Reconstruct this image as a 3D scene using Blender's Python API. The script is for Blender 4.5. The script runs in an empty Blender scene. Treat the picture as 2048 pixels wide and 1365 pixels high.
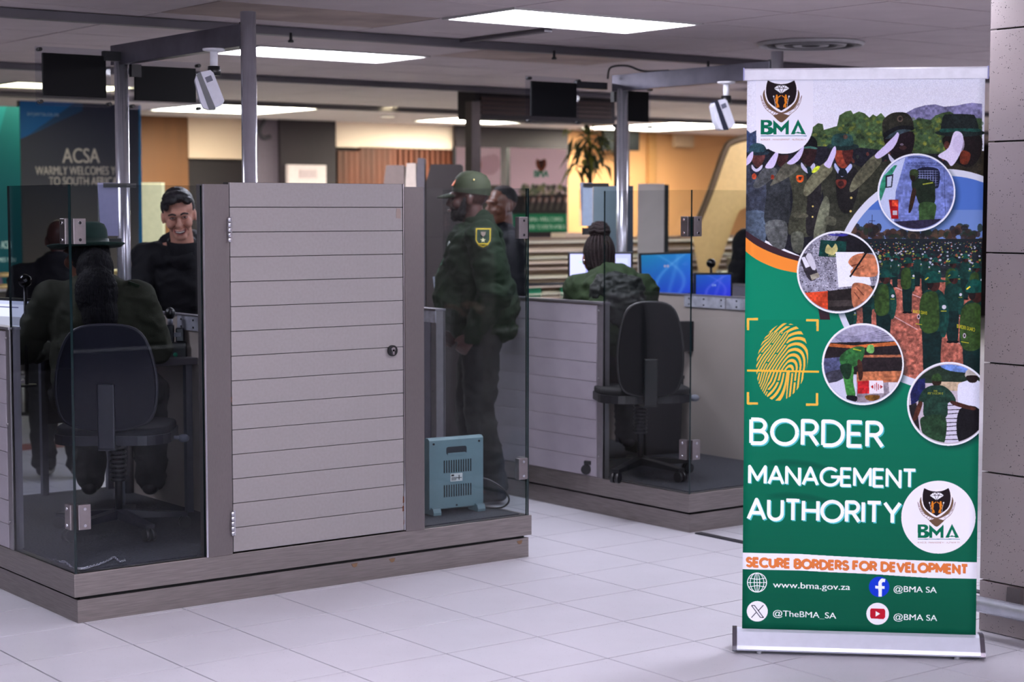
import bpy, bmesh, math, random
import numpy as np
from mathutils import Vector, Matrix, Euler
random.seed(7); np.random.seed(7)
SC = bpy.context.scene
COL = SC.collection
PI = math.pi

# ---------------------------------------------------------------- camera
CAM_H = 1.57; FPX = 3579.0; PITCH = math.atan((682.5-418.5)/FPX); AX = math.radians(52.85)
cam_d = bpy.data.cameras.new('camera'); cam = bpy.data.objects.new('camera', cam_d); COL.objects.link(cam)
cam_d.sensor_width = 36; cam_d.lens = FPX/2048*36; cam_d.clip_end = 200
cam.location = (0, 0, CAM_H)
cam.rotation_euler = (PI/2-PITCH, 0, -(PI/2-AX))
cam_d.dof.use_dof = True; cam_d.dof.focus_distance = 6.95; cam_d.dof.aperture_fstop = 2.8
SC.camera = cam
# ---------------------------------------------------------------- world, exposure
w = bpy.data.worlds.new('world'); SC.world = w; w.use_nodes = True
w.node_tree.nodes['Background'].inputs[0].default_value = (0.86, 0.88, 1.0, 1)
w.node_tree.nodes['Background'].inputs[1].default_value = 2.6
SC.view_settings.view_transform = 'Standard'; SC.view_settings.look = 'None'
SC.view_settings.gamma = 1; SC.view_settings.exposure = 1.02; SC.view_settings.use_curve_mapping = False
SC.cycles.max_bounces = 8; SC.cycles.transparent_max_bounces = 24
SC.cycles.caustics_reflective = False; SC.cycles.caustics_refractive = False
PANEL_STRENGTH = 15

# ---------------------------------------------------------------- surveying: a sight line of the photograph met with a real plane
_X = (math.sin(AX), math.cos(AX)); _Y = (-math.cos(AX), math.sin(AX))
def ray(px, py):
    x = (px-1024)/FPX; y = -(py-682.5)/FPX
    fw = math.cos(PITCH)+y*math.sin(PITCH); up = -math.sin(PITCH)+y*math.cos(PITCH)
    return Vector((x*_X[0]+fw*_X[1], x*_Y[0]+fw*_Y[1], up))
O = Vector((0, 0, CAM_H))
def atz(px, py, z=0.0):
    r = ray(px, py); return O+r*((z-CAM_H)/r.z)
def atY(px, py, Y):
    r = ray(px, py); return O+r*(Y/r.y)
def LD(px, D, z=0.0):
    lat = (px-1024)/3589*D; return Vector((lat*_X[0]+D*_X[1], lat*_Y[0]+D*_Y[1], z))
def proj(p):
    x, y, z = p[0], p[1], p[2]-CAM_H
    lat = x*_X[0]+y*_Y[0]; fw = x*_X[1]+y*_Y[1]
    d = fw*math.cos(PITCH)-z*math.sin(PITCH); yy = fw*math.sin(PITCH)+z*math.cos(PITCH)
    return 1024+FPX*lat/d, 682.5-FPX*yy/d, d

# ---------------------------------------------------------------- materials
def srgb(c):
    return tuple((v/255/12.92 if v/255 <= .04045 else ((v/255+.055)/1.055)**2.4) for v in c)
_M = {}
def mat(name, rgb, rough=.5, metal=0.0, var=.06, scale=30, bump=0.0, bscale=None, emis=0, emis_rgb=None, spec=None, stretch=None, sheen=0):
    if name in _M: return _M[name]
    m = bpy.data.materials.new(name); m.use_nodes = True; nt = m.node_tree; b = nt.nodes['Principled BSDF']
    c = srgb(rgb)
    b.inputs['Roughness'].default_value = rough; b.inputs['Metallic'].default_value = metal
    if spec is not None: b.inputs['Specular IOR Level'].default_value = spec
    tc = nt.nodes.new('ShaderNodeTexCoord'); src = tc.outputs['Object']
    if stretch:
        mp = nt.nodes.new('ShaderNodeMapping'); mp.inputs['Scale'].default_value = stretch
        nt.links.new(src, mp.inputs[0]); src = mp.outputs[0]
    n = nt.nodes.new('ShaderNodeTexNoise'); n.inputs['Scale'].default_value = scale; n.inputs['Detail'].default_value = 4
    nt.links.new(src, n.inputs['Vector'])
    r = nt.nodes.new('ShaderNodeValToRGB'); e = r.color_ramp.elements
    e[0].position = .3; e[1].position = .7
    e[0].color = tuple(max(0, v*(1-var)) for v in c)+(1,); e[1].color = tuple(min(1, v*(1+var)) for v in c)+(1,)
    nt.links.new(n.outputs['Fac'], r.inputs[0]); nt.links.new(r.outputs[0], b.inputs['Base Color'])
    if bump:
        bn = nt.nodes.new('ShaderNodeTexNoise'); bn.inputs['Scale'].default_value = bscale or scale*2; bn.inputs['Detail'].default_value = 3
        nt.links.new(src, bn.inputs['Vector'])
        bp = nt.nodes.new('ShaderNodeBump'); bp.inputs['Strength'].default_value = bump; bp.inputs['Distance'].default_value = .01
        nt.links.new(bn.outputs['Fac'], bp.inputs['Height']); nt.links.new(bp.outputs[0], b.inputs['Normal'])
    if emis:
        b.inputs['Emission Color'].default_value = srgb(emis_rgb or rgb)+(1,); b.inputs['Emission Strength'].default_value = emis
    if sheen: b.inputs['Sheen Weight'].default_value = sheen
    _M[name] = m; return m
def speckle(name, rgb, dark, rough=.35, scale=160, amount=.09, bump=0):
    m = mat(name, rgb, rough, var=.05, scale=3); nt = m.node_tree; b = nt.nodes['Principled BSDF']
    ramp = [n for n in nt.nodes if n.type == 'VALTORGB'][0]; tc = [n for n in nt.nodes if n.type == 'TEX_COORD'][0]
    v = nt.nodes.new('ShaderNodeTexVoronoi'); v.inputs['Scale'].default_value = scale
    nt.links.new(tc.outputs['Object'], v.inputs['Vector'])
    n2 = nt.nodes.new('ShaderNodeTexNoise'); n2.inputs['Scale'].default_value = scale*.35; nt.links.new(tc.outputs['Object'], n2.inputs['Vector'])
    ad = nt.nodes.new('ShaderNodeMath'); ad.operation = 'ADD'; nt.links.new(v.outputs['Distance'], ad.inputs[0])
    sb = nt.nodes.new('ShaderNodeMath'); sb.operation = 'MULTIPLY'; sb.inputs[1].default_value = .7; nt.links.new(n2.outputs['Fac'], sb.inputs[0]); nt.links.new(sb.outputs[0], ad.inputs[1])
    st = nt.nodes.new('ShaderNodeValToRGB'); st.color_ramp.elements[0].position = .28+amount; st.color_ramp.elements[1].position = .36+amount
    nt.links.new(ad.outputs[0], st.inputs[0])
    mx = nt.nodes.new('ShaderNodeMix'); mx.data_type = 'RGBA'; mx.inputs['A'].default_value = srgb(dark)+(1,)
    nt.links.new(st.outputs[0], mx.inputs['Factor']); nt.links.new(ramp.outputs[0], mx.inputs['B'])
    nt.links.new(mx.outputs['Result'], b.inputs['Base Color'])
    return m
def glass(name, tint=(.80, .85, .84), refl=1.0):
    m = bpy.data.materials.new(name); m.use_nodes = True; nt = m.node_tree; nt.nodes.clear()
    o = nt.nodes.new('ShaderNodeOutputMaterial'); t = nt.nodes.new('ShaderNodeBsdfTransparent'); t.inputs[0].default_value = tint+(1,)
    g = nt.nodes.new('ShaderNodeBsdfGlossy'); g.inputs['Roughness'].default_value = .01; g.inputs[0].default_value = (refl, refl, refl, 1)
    f = nt.nodes.new('ShaderNodeFresnel'); ge = nt.nodes.new('ShaderNodeNewGeometry'); mr = nt.nodes.new('ShaderNodeMapRange')   # thin pane: the same reflectance from both faces
    mr.inputs['To Min'].default_value = 1.26; mr.inputs['To Max'].default_value = 1/1.26; nt.links.new(ge.outputs['Backfacing'], mr.inputs['Value']); nt.links.new(mr.outputs[0], f.inputs[0])
    x = nt.nodes.new('ShaderNodeMixShader'); nt.links.new(f.outputs[0], x.inputs[0]); nt.links.new(t.outputs[0], x.inputs[1]); nt.links.new(g.outputs[0], x.inputs[2])
    nt.links.new(x.outputs[0], o.inputs[0]); return m

STEEL = mat('brushed_steel', (140, 133, 132), .34, .85, .10, 60, stretch=(1, 1, 14), bump=.04)
STEEL_D = mat('dull_steel_post', (114, 107, 107), .42, .7, .08, 50, stretch=(14, 14, 1), bump=.03)
STEEL_H = mat('horizontal_brushed_steel', (138, 130, 128), .36, .8, .16, 9, stretch=(1, 1, 20), bump=.05)
CHROME = mat('polished_tube', (205, 205, 212), .12, 1, .03, 20)
TUBE = mat('satin_tube', (180, 179, 188), .22, .75, .06, 20)
BEAMM = mat('beam_metal', (86, 83, 94), .32, .6, .25, 7, bump=.05)
SLAT = mat('silver_slat', (138, 132, 133), .52, .15, .05, 80, bump=.06, bscale=400)
SLAT2 = mat('silver_slat_side', (166, 159, 168), .45, .2, .12, 4, bump=.05, bscale=400)
BLACK = mat('black_plastic', (16, 16, 20), .4, 0, .1)
BLACKR = mat('black_rubber_mat', (42, 43, 52), .75, 0, .3, 60, bump=.9, bscale=90)
GAP = mat('dark_gap', (14, 12, 14), .8)
GLASS = glass('booth_glass', (.88, .90, .905))
GLASS_F = glass('booth_glass_front_tinted', (.83, .85, .87)); GLASS_S = glass('booth_glass_side_tinted', (.66, .68, .72))
GEDGE = mat('glass_edge', (10, 28, 30), .15)
GEDGEL = mat('glass_edge_light', (24, 44, 40), .15)
ACRYL = glass('acrylic', (.88, .89, .93))
WHITE = mat('white_plastic', (225, 225, 232), .4)

# ---------------------------------------------------------------- mesh collecting
class MB:
    def __init__(s): s.v = []; s.f = []; s.s = []; s.mi = []; s.m = 0
    def add(s, vs, fs, smooth=False):
        k = len(s.v); s.v += [tuple(v) for v in vs]; s.f += [tuple(i+k for i in f) for f in fs]; s.s += [smooth]*len(fs); s.mi += [s.m]*len(fs); return s
    def box(s, x0, x1, y0, y1, z0, z1, bev=0, M=None):
        if x0 > x1: x0, x1 = x1, x0
        if y0 > y1: y0, y1 = y1, y0
        if z0 > z1: z0, z1 = z1, z0
        if bev:
            bm = bmesh.new(); bmesh.ops.create_cube(bm, size=1)
            for v in bm.verts: v.co = Vector(((x0+x1)/2+v.co.x*(x1-x0), (y0+y1)/2+v.co.y*(y1-y0), (z0+z1)/2+v.co.z*(z1-z0)))
            bmesh.ops.bevel(bm, geom=bm.edges[:]+bm.verts[:], offset=bev, segments=2, affect='EDGES', profile=.5)
            vs = [v.co.copy() for v in bm.verts]; bm.verts.index_update(); fs = [[v.index for v in f.verts] for f in bm.faces]; bm.free()
            if M: vs = [M @ v for v in vs]
            return s.add(vs, fs)
        vs = [Vector((x, y, z)) for x in (x0, x1) for y in (y0, y1) for z in (z0, z1)]
        if M: vs = [M @ v for v in vs]
        return s.add(vs, [(0, 1, 3, 2), (4, 6, 7, 5), (0, 4, 5, 1), (2, 3, 7, 6), (0, 2, 6, 4), (1, 5, 7, 3)])
    def cyl(s, p0, p1, r0, r1=None, n=20, cap=True, smooth=True):
        if r1 is None: r1 = r0
        p0, p1 = Vector(p0), Vector(p1); d = (p1-p0).normalized(); a = d.orthogonal().normalized(); b = d.cross(a)
        vs = []
        for p, r in ((p0, r0), (p1, r1)):
            for i in range(n): t = 2*PI*i/n; vs.append(p+a*(r*math.cos(t))+b*(r*math.sin(t)))
        s.add(vs, [(i, (i+1) % n, n+(i+1) % n, n+i) for i in range(n)], smooth)
        if cap: s.add(vs, [tuple(range(n))[::-1], tuple(range(n, 2*n))])
        return s
    def tube(s, pts, r, n=10, closed=False):
        pts = [Vector(p) for p in pts]; N = len(pts); rings = []; up = None
        for i, p in enumerate(pts):
            if closed: d = pts[(i+1) % N]-pts[i-1]
            else: d = pts[min(i+1, N-1)]-pts[max(i-1, 0)]
            d.normalize()
            if up is None: up = d.orthogonal().normalized()
            a = (up-d*up.dot(d)).normalized(); up = a; b = d.cross(a)
            rr = r[i] if isinstance(r, (list, tuple)) else r
            rings.append([p+a*(rr*math.cos(2*PI*k/n))+b*(rr*math.sin(2*PI*k/n)) for k in range(n)])
        vs = [v for q in rings for v in q]; fs = []
        for i in range(N if closed else N-1):
            j = (i+1) % N
            fs += [(i*n+k, i*n+(k+1) % n, j*n+(k+1) % n, j*n+k) for k in range(n)]
        s.add(vs, fs, True)
        if not closed: s.add(vs, [tuple(range(n))[::-1], tuple(range((N-1)*n, N*n))])
        return s
    def lathe(s, prof, n=28, c=(0, 0, 0), M=None, cap=False):
        vs = []
        for r, z in prof:
            for i in range(n):
                v = Vector((c[0]+r*math.cos(2*PI*i/n), c[1]+r*math.sin(2*PI*i/n), c[2]+z)); vs.append(M @ v if M else v)
        fs = [(a*n+i, a*n+(i+1) % n, (a+1)*n+(i+1) % n, (a+1)*n+i) for a in range(len(prof)-1) for i in range(n)]
        s.add(vs, fs, True)
        if cap: s.add(vs, [tuple(range(n))[::-1], tuple(range((len(prof)-1)*n, len(prof)*n))])
        return s
    def prism(s, poly, axis, a, b, M=None, smooth=False):
        n = len(poly)
        def P(u, v, t): return {'x': Vector((t, u, v)), 'y': Vector((u, t, v)), 'z': Vector((u, v, t))}[axis]
        vs = [P(u, v, a) for u, v in poly]+[P(u, v, b) for u, v in poly]
        if M: vs = [M @ v for v in vs]
        s.add(vs, [tuple(range(n))[::-1], tuple(range(n, 2*n))]); s.add(vs, [(i, (i+1) % n, n+(i+1) % n, n+i) for i in range(n)], smooth); return s
    def ell(s, c, r, n=16, m=10, M=None):
        vs = []
        for j in range(m+1):
            ph = PI*j/m
            for i in range(n):
                v = Vector((r[0]*math.sin(ph)*math.cos(2*PI*i/n), r[1]*math.sin(ph)*math.sin(2*PI*i/n), r[2]*math.cos(ph)))
                if M: v = M @ v
                vs.append(Vector(c)+v)
        return s.add(vs, [(j*n+i, (j+1)*n+i, (j+1)*n+(i+1) % n, j*n+(i+1) % n) for j in range(m) for i in range(n)], True)
    def build(s, name, m, parent=None, **tags):
        me = bpy.data.meshes.new(name); me.from_pydata(s.v, [], s.f)
        ms = m if isinstance(m, (list, tuple)) else [m]
        for q in ms: me.materials.append(q)
        me.polygons.foreach_set('use_smooth', s.s); me.polygons.foreach_set('material_index', s.mi)
        bm = bmesh.new(); bm.from_mesh(me)
        bmesh.ops.remove_doubles(bm, verts=bm.verts[:], dist=1e-6)
        bmesh.ops.recalc_face_normals(bm, faces=bm.faces[:]); bm.to_mesh(me); bm.free()
        me.update()
        o = bpy.data.objects.new(name, me); COL.objects.link(o)
        if parent is not None: o.parent = parent
        for k, v in tags.items(): o[k] = v
        return o
def thing(name, label, cat, loc=(0, 0, 0), rz=0, group=None, rx=0, ry=0):
    o = bpy.data.objects.new(name, None); COL.objects.link(o); o.empty_display_size = .1
    o.location = loc; o.rotation_euler = (rx, ry, rz); o['label'] = label; o['category'] = cat
    if group: o['group'] = group
    return o
def tag(o, label, cat, group=None):
    o['label'] = label; o['category'] = cat
    if group: o['group'] = group
    return o
def dupobj(o, name=None, parent=None, loc=None):
    c = o.copy(); COL.objects.link(c)
    if parent is not None: c.parent = parent
    if loc is not None: c.location = loc
    return c
def dup_tree(root, loc, rz, label=None):
    def rec(o, par):
        c = o.copy(); COL.objects.link(c); c.parent = par
        for ch in [k for k in bpy.data.objects if k.parent == o and k is not c]: rec(ch, c)
        return c
    r = rec(root, None); r.location = loc; r.rotation_euler = (0, 0, rz)
    if label: r['label'] = label
    return r
def rounded(w, h, r, n=5, cx=0, cy=0):
    pts = []
    for sx, sy, a0 in ((1, 1, 0), (-1, 1, 90), (-1, -1, 180), (1, -1, 270)):
        for i in range(n+1):
            a = math.radians(a0+90*i/n); pts.append((cx+sx*(w/2-r)+r*math.cos(a), cy+sy*(h/2-r)+r*math.sin(a)))
    return pts
def smooth_closed(pts, k=6, closed=True):
    out = []; n = len(pts)
    rng = range(n) if closed else range(n-1)
    for i in rng:
        g = (lambda j: pts[j % n]) if closed else (lambda j: pts[min(max(j, 0), n-1)])
        p0, p1, p2, p3 = g(i-1), g(i), g(i+1), g(i+2)
        for t in range(k):
            t /= k
            out.append(tuple(.5*((2*b)+(-a+c)*t+(2*a-5*b+4*c-d)*t*t+(-a+3*b-3*c+d)*t**3) for a, b, c, d in zip(p0, p1, p2, p3)))
    if not closed: out.append(tuple(pts[-1]))
    return out
# ================================================================ printed flat artwork (posters, banner, screens)
class Canvas:
    """painter for flat prints; units: metres on the sheet, origin bottom left; m maps authoring coordinates to sheet metres"""
    def __init__(s, w, h, res=.0008, bg=(255, 255, 255), m=None):
        s.w, s.h, s.res = w, h, res; s.W = int(w/res); s.H = int(h/res)
        s.a = np.empty((s.H, s.W, 3), np.float32); s.a[:] = bg; s.m = m or (lambda x, y: (x, y)); s.clip = None
    def pts(s, P): return np.array([s.m(*p) for p in P])/s.res
    def _fill(s, q, col, al=1.0):
        y0 = max(0, int(math.floor(q[:, 1].min()))); y1 = min(s.H-1, int(math.ceil(q[:, 1].max())))
        x1, y1_ = q[:, 0], q[:, 1]; x2, y2 = np.roll(x1, -1), np.roll(y1_, -1)
        col = np.array(col, np.float32)
        for y in range(y0, y1+1):
            yc = y+.5; c = (y1_ <= yc) != (y2 <= yc)
            if not c.any(): continue
            xs = np.sort(x1[c]+(yc-y1_[c])*(x2[c]-x1[c])/(y2[c]-y1_[c]))
            for k in range(0, len(xs)-1, 2):
                a = max(0, int(round(xs[k]))); b = min(s.W, int(round(xs[k+1])))
                if b <= a: continue
                row = s.a[y, a:b]
                if s.clip is not None:
                    mk = s.clip[y, a:b]
                    row[mk] = row[mk]*(1-al)+col*al
                elif al >= 1: row[:] = col
                else: row[:] = row*(1-al)+col*al
    def poly(s, P, col, al=1.0): s._fill(s.pts(P), col, al); return s
    def blob(s, P, col, al=1.0, k=5): return s.poly(smooth_closed(P, k), col, al)
    def oval(s, cx, cy, rx, ry=None, col=(0, 0, 0), al=1.0, rot=0, n=40):
        ry = rx if ry is None else ry; c, d = math.cos(rot), math.sin(rot)
        return s.poly([(cx+rx*math.cos(t)*c-ry*math.sin(t)*d, cy+rx*math.cos(t)*d+ry*math.sin(t)*c) for t in np.linspace(0, 2*PI, n, endpoint=False)], col, al)
    def line(s, P, wd, col, al=1.0, rnd=True):
        """wd in metres on the sheet"""
        q = s.pts(P); r = wd/s.res/2
        for a, b in zip(q[:-1], q[1:]):
            d = b-a; L = np.hypot(*d)
            if L < 1e-6: continue
            n = np.array([-d[1], d[0]])/L*r
            s._fill(np.array([a+n, b+n, b-n, a-n]), col, al)
        if rnd:
            for p in q[1:-1]:
                t = np.linspace(0, 2*PI, 12, endpoint=False); s._fill(np.c_[p[0]+r*np.cos(t), p[1]+r*np.sin(t)], col, al)
        return s
    def tone(s, x0, y0, x1, y1, cell, lo, hi):
        """soft irregular light and dark of a printed photograph"""
        a = s.pts([(x0, y0), (x1, y1)]); c0, c1 = sorted((int(a[0, 0]), int(a[1, 0]))); r0, r1 = sorted((int(a[0, 1]), int(a[1, 1])))
        c0 = max(c0, 0); r0 = max(r0, 0); c1 = min(c1, s.W); r1 = min(r1, s.H); h, w_ = r1-r0, c1-c0
        g = np.random.rand(h//cell+3, w_//cell+3); yy = np.arange(h)/cell; xx = np.arange(w_)/cell
        yi, xi = yy.astype(int), xx.astype(int); fy, fx = (yy-yi)[:, None], (xx-xi)[None]; fy = fy*fy*(3-2*fy); fx = fx*fx*(3-2*fx)
        A = g[yi][:, xi]; B = g[yi][:, xi+1]; C = g[yi+1][:, xi]; D = g[yi+1][:, xi+1]
        n = (A*(1-fx)+B*fx)*(1-fy)+(C*(1-fx)+D*fx)*fy; n = (lo+(hi-lo)*n)[..., None]
        sub = s.a[r0:r1, c0:c1]; lum = sub.mean(-1, keepdims=True); k = np.clip((205-lum)/60, 0, 1)
        if s.clip is not None: k = k*s.clip[r0:r1, c0:c1, None]
        s.a[r0:r1, c0:c1] = sub*(1+(n-1)*k)
    def grid(s):
        return np.meshgrid((np.arange(s.W)+.5)*s.res, (np.arange(s.H)+.5)*s.res)
    def vgrad(s, y0, y1, c0, c1):
        a, b = int(min(y0, y1)/s.res), int(max(y0, y1)/s.res); a = max(a, 0); b = min(b, s.H)
        t = np.linspace(0, 1, max(b-a, 1))[:, None, None]
        if y0 > y1: t = 1-t
        v = np.array(c0)*(1-t)+np.array(c1)*t
        if s.clip is None: s.a[a:b] = v
        else:
            mk = s.clip[a:b]; s.a[a:b][mk] = np.broadcast_to(v, s.a[a:b].shape)[mk]
    def noise(s, amp, P0=None, P1=None, cell=2, clip=True):
        x0, y0, x1, y1 = 0, 0, s.W, s.H
        if P0:
            a = s.pts([P0, P1]); x0, x1 = sorted((int(a[0, 0]), int(a[1, 0]))); y0, y1 = sorted((int(a[0, 1]), int(a[1, 1])))
            x0 = max(x0, 0); y0 = max(y0, 0); x1 = min(x1, s.W); y1 = min(y1, s.H)
        h, w_ = (y1-y0+cell-1)//cell, (x1-x0+cell-1)//cell
        n = np.random.randn(h, w_, 1).repeat(cell, 0).repeat(cell, 1)[:y1-y0, :x1-x0]*amp
        if s.clip is not None: n = n*s.clip[y0:y1, x0:x1, None]
        s.a[y0:y1, x0:x1] += n
    def circ_mask(s, cx, cy, r):
        q = s.pts([(cx, cy), (cx+r, cy)]); R = np.hypot(*(q[1]-q[0])); yy, xx = np.mgrid[0:s.H, 0:s.W]
        return (xx-q[0, 0])**2+(yy-q[0, 1])**2 < R*R
    def soft_disc(s, cx, cy, r, soft, col, al):
        q = s.pts([(cx, cy), (cx+r, cy)]); R = np.hypot(*(q[1]-q[0])); S = soft/s.res
        x0, x1 = max(0, int(q[0, 0]-R-S)), min(s.W, int(q[0, 0]+R+S)); y0, y1 = max(0, int(q[0, 1]-R-S)), min(s.H, int(q[0, 1]+R+S))
        yy, xx = np.mgrid[y0:y1, x0:x1]; d = np.hypot(xx-q[0, 0], yy-q[0, 1])
        t = np.clip((R+S-d)/(2*S), 0, 1)[:, :, None]**1.5*al
        s.a[y0:y1, x0:x1] = s.a[y0:y1, x0:x1]*(1-t)+np.array(col)*t
    def material(s, name, rough=.5, emis=0, spec=.2, gam=1.0):
        im = bpy.data.images.new(name, s.W, s.H); buf = np.ones((s.H, s.W, 4), np.float32); buf[:, :, :3] = (np.clip(s.a, 0, 255)/255)**gam
        im.pixels.foreach_set(buf.ravel()); im.pack()
        m = bpy.data.materials.new(name); m.use_nodes = True; nt = m.node_tree; b = nt.nodes['Principled BSDF']
        t = nt.nodes.new('ShaderNodeTexImage'); t.image = im; t.extension = 'EXTEND'
        b.inputs['Roughness'].default_value = rough; b.inputs['Specular IOR Level'].default_value = spec
        if emis:
            nt.links.new(t.outputs[0], b.inputs['Emission Color']); b.inputs['Emission Strength'].default_value = emis; b.inputs['Base Color'].default_value = (.01, .01, .01, 1)
        else: nt.links.new(t.outputs[0], b.inputs['Base Color'])
        return m
def arc(cx, cy, rx, ry, a0, a1, n=14):
    return [(cx+rx*math.cos(math.radians(a0+(a1-a0)*i/n)), cy+ry*math.sin(math.radians(a0+(a1-a0)*i/n))) for i in range(n+1)]
# geometric sans letters: cap height 1, (width, strokes)
GL = {
 'A': (.80, [[(.0, 0), (.40, 1), (.80, 0)], [(.14, .32), (.66, .32)]]),
 'B': (.62, [[(0, 0), (0, 1)], [(0, 1), (.32, 1)]+arc(.32, .76, .24, .24, 90, -90)+[(0, .52)], [(0, .52), (.34, .52)]+arc(.34, .26, .28, .26, 90, -90)+[(0, 0)]]),
 'C': (.88, [arc(.5, .5, .5, .5, 45, 315, 24)]),
 'D': (.78, [[(0, 0), (0, 1), (.28, 1)]+arc(.28, .5, .5, .5, 90, -90, 20)+[(0, 0)]]),
 'E': (.52, [[(.52, 1), (0, 1), (0, 0), (.52, 0)], [(0, .51), (.47, .51)]]),
 'F': (.50, [[(.50, 1), (0, 1), (0, 0)], [(0, .50), (.44, .50)]]),
 'G': (.94, [arc(.5, .5, .5, .5, 45, 360, 26)+[(.55, .5)]]),
 'H': (.70, [[(0, 0), (0, 1)], [(.7, 0), (.7, 1)], [(0, .51), (.7, .51)]]),
 'I': (.0, [[(0, 0), (0, 1)]]),
 'L': (.44, [[(0, 1), (0, 0), (.44, 0)]]),
 'M': (.88, [[(0, 0), (0, 1), (.44, .22), (.88, 1), (.88, 0)]]),
 'N': (.72, [[(0, 0), (0, 1), (.72, 0), (.72, 1)]]),
 'O': (1.0, [arc(.5, .5, .5, .5, 0, 360, 32)]),
 'P': (.56, [[(0, 0), (0, 1), (.29, 1)]+arc(.29, .72, .27, .28, 90, -90)+[(0, .44)]]),
 'R': (.60, [[(0, 0), (0, 1), (.30, 1)]+arc(.30, .74, .26, .26, 90, -90)+[(0, .48)], [(.28, .48), (.60, 0)]]),
 'S': (.56, [arc(.28, .76, .25, .24, 30, 270, 14)+arc(.28, .26, .28, .26, 90, -150, 14)]),
 'T': (.64, [[(0, 1), (.64, 1)], [(.32, 1), (.32, 0)]]),
 'U': (.66, [[(0, 1), (0, .33)]+arc(.33, .33, .33, .33, 180, 360)+[(.66, 1)]]),
 'V': (.78, [[(0, 1), (.39, 0), (.78, 1)]]),
 'W': (1.12, [[(0, 1), (.28, 0), (.56, 1), (.84, 0), (1.12, 1)]]),
 'Y': (.74, [[(0, 1), (.37, .46), (.74, 1)], [(.37, .46), (.37, 0)]]),
 ' ': (.16, [])}
def letters(cv, text, L, R, cap, wt, col, gap=.24, dx=0, dy=0):
    """L, R: authoring points of the baseline ends; cap: cap height in sheet metres; wt: stroke width in sheet metres"""
    a = np.array(cv.m(*L)); b = np.array(cv.m(*R)); W = np.hypot(*(b-a)); d = (b-a)/W
    tot = sum(GL[c][0] for c in text)+gap*(len(text)-1)
    sx = (W-wt)/tot; capc = cap-wt; x = 0
    sm = cv.m; cv.m = lambda x_, y_: (x_, y_)
    for c in text:
        g = GL[c]
        for st in g[1]:
            cv.line([tuple(a+d*(wt/2+(x+p[0])*sx+dx)+np.array([0, wt/2+p[1]*capc+dy])) for p in st], wt, col)
            # square the free ends
        x += g[0]+gap
    cv.m = sm
def font_text(cv, text, L, R, cap, col, al=1.0, bold=0):
    cu = bpy.data.curves.new('t', 'FONT'); cu.body = text
    ob = bpy.data.objects.new('t', cu); COL.objects.link(ob)
    dg = bpy.context.evaluated_depsgraph_get(); me = ob.evaluated_get(dg).to_mesh(); me.calc_loop_triangles()
    V = np.array([v.co[:2] for v in me.vertices]) if len(me.vertices) else None; T = [tuple(t.vertices) for t in me.loop_triangles]
    ob.evaluated_get(dg).to_mesh_clear(); bpy.data.objects.remove(ob); bpy.data.curves.remove(cu)
    if V is None: return
    a = np.array(cv.m(*L)); b = np.array(cv.m(*R)); W = np.hypot(*(b-a)); d = (b-a)/W
    x0, x1 = V[:, 0].min(), V[:, 0].max(); sx = W/(x1-x0); sy = cap/.729
    q = a+np.outer((V[:, 0]-x0)*sx, d)+np.c_[np.zeros(len(V)), V[:, 1]*sy]
    q = q/cv.res
    for k in ((0,) if not bold else (-.5, .5)):
        for t in T: cv._fill(q[list(t)]+np.array([k*bold*cap/cv.res*8, 0]), col, al)

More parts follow.
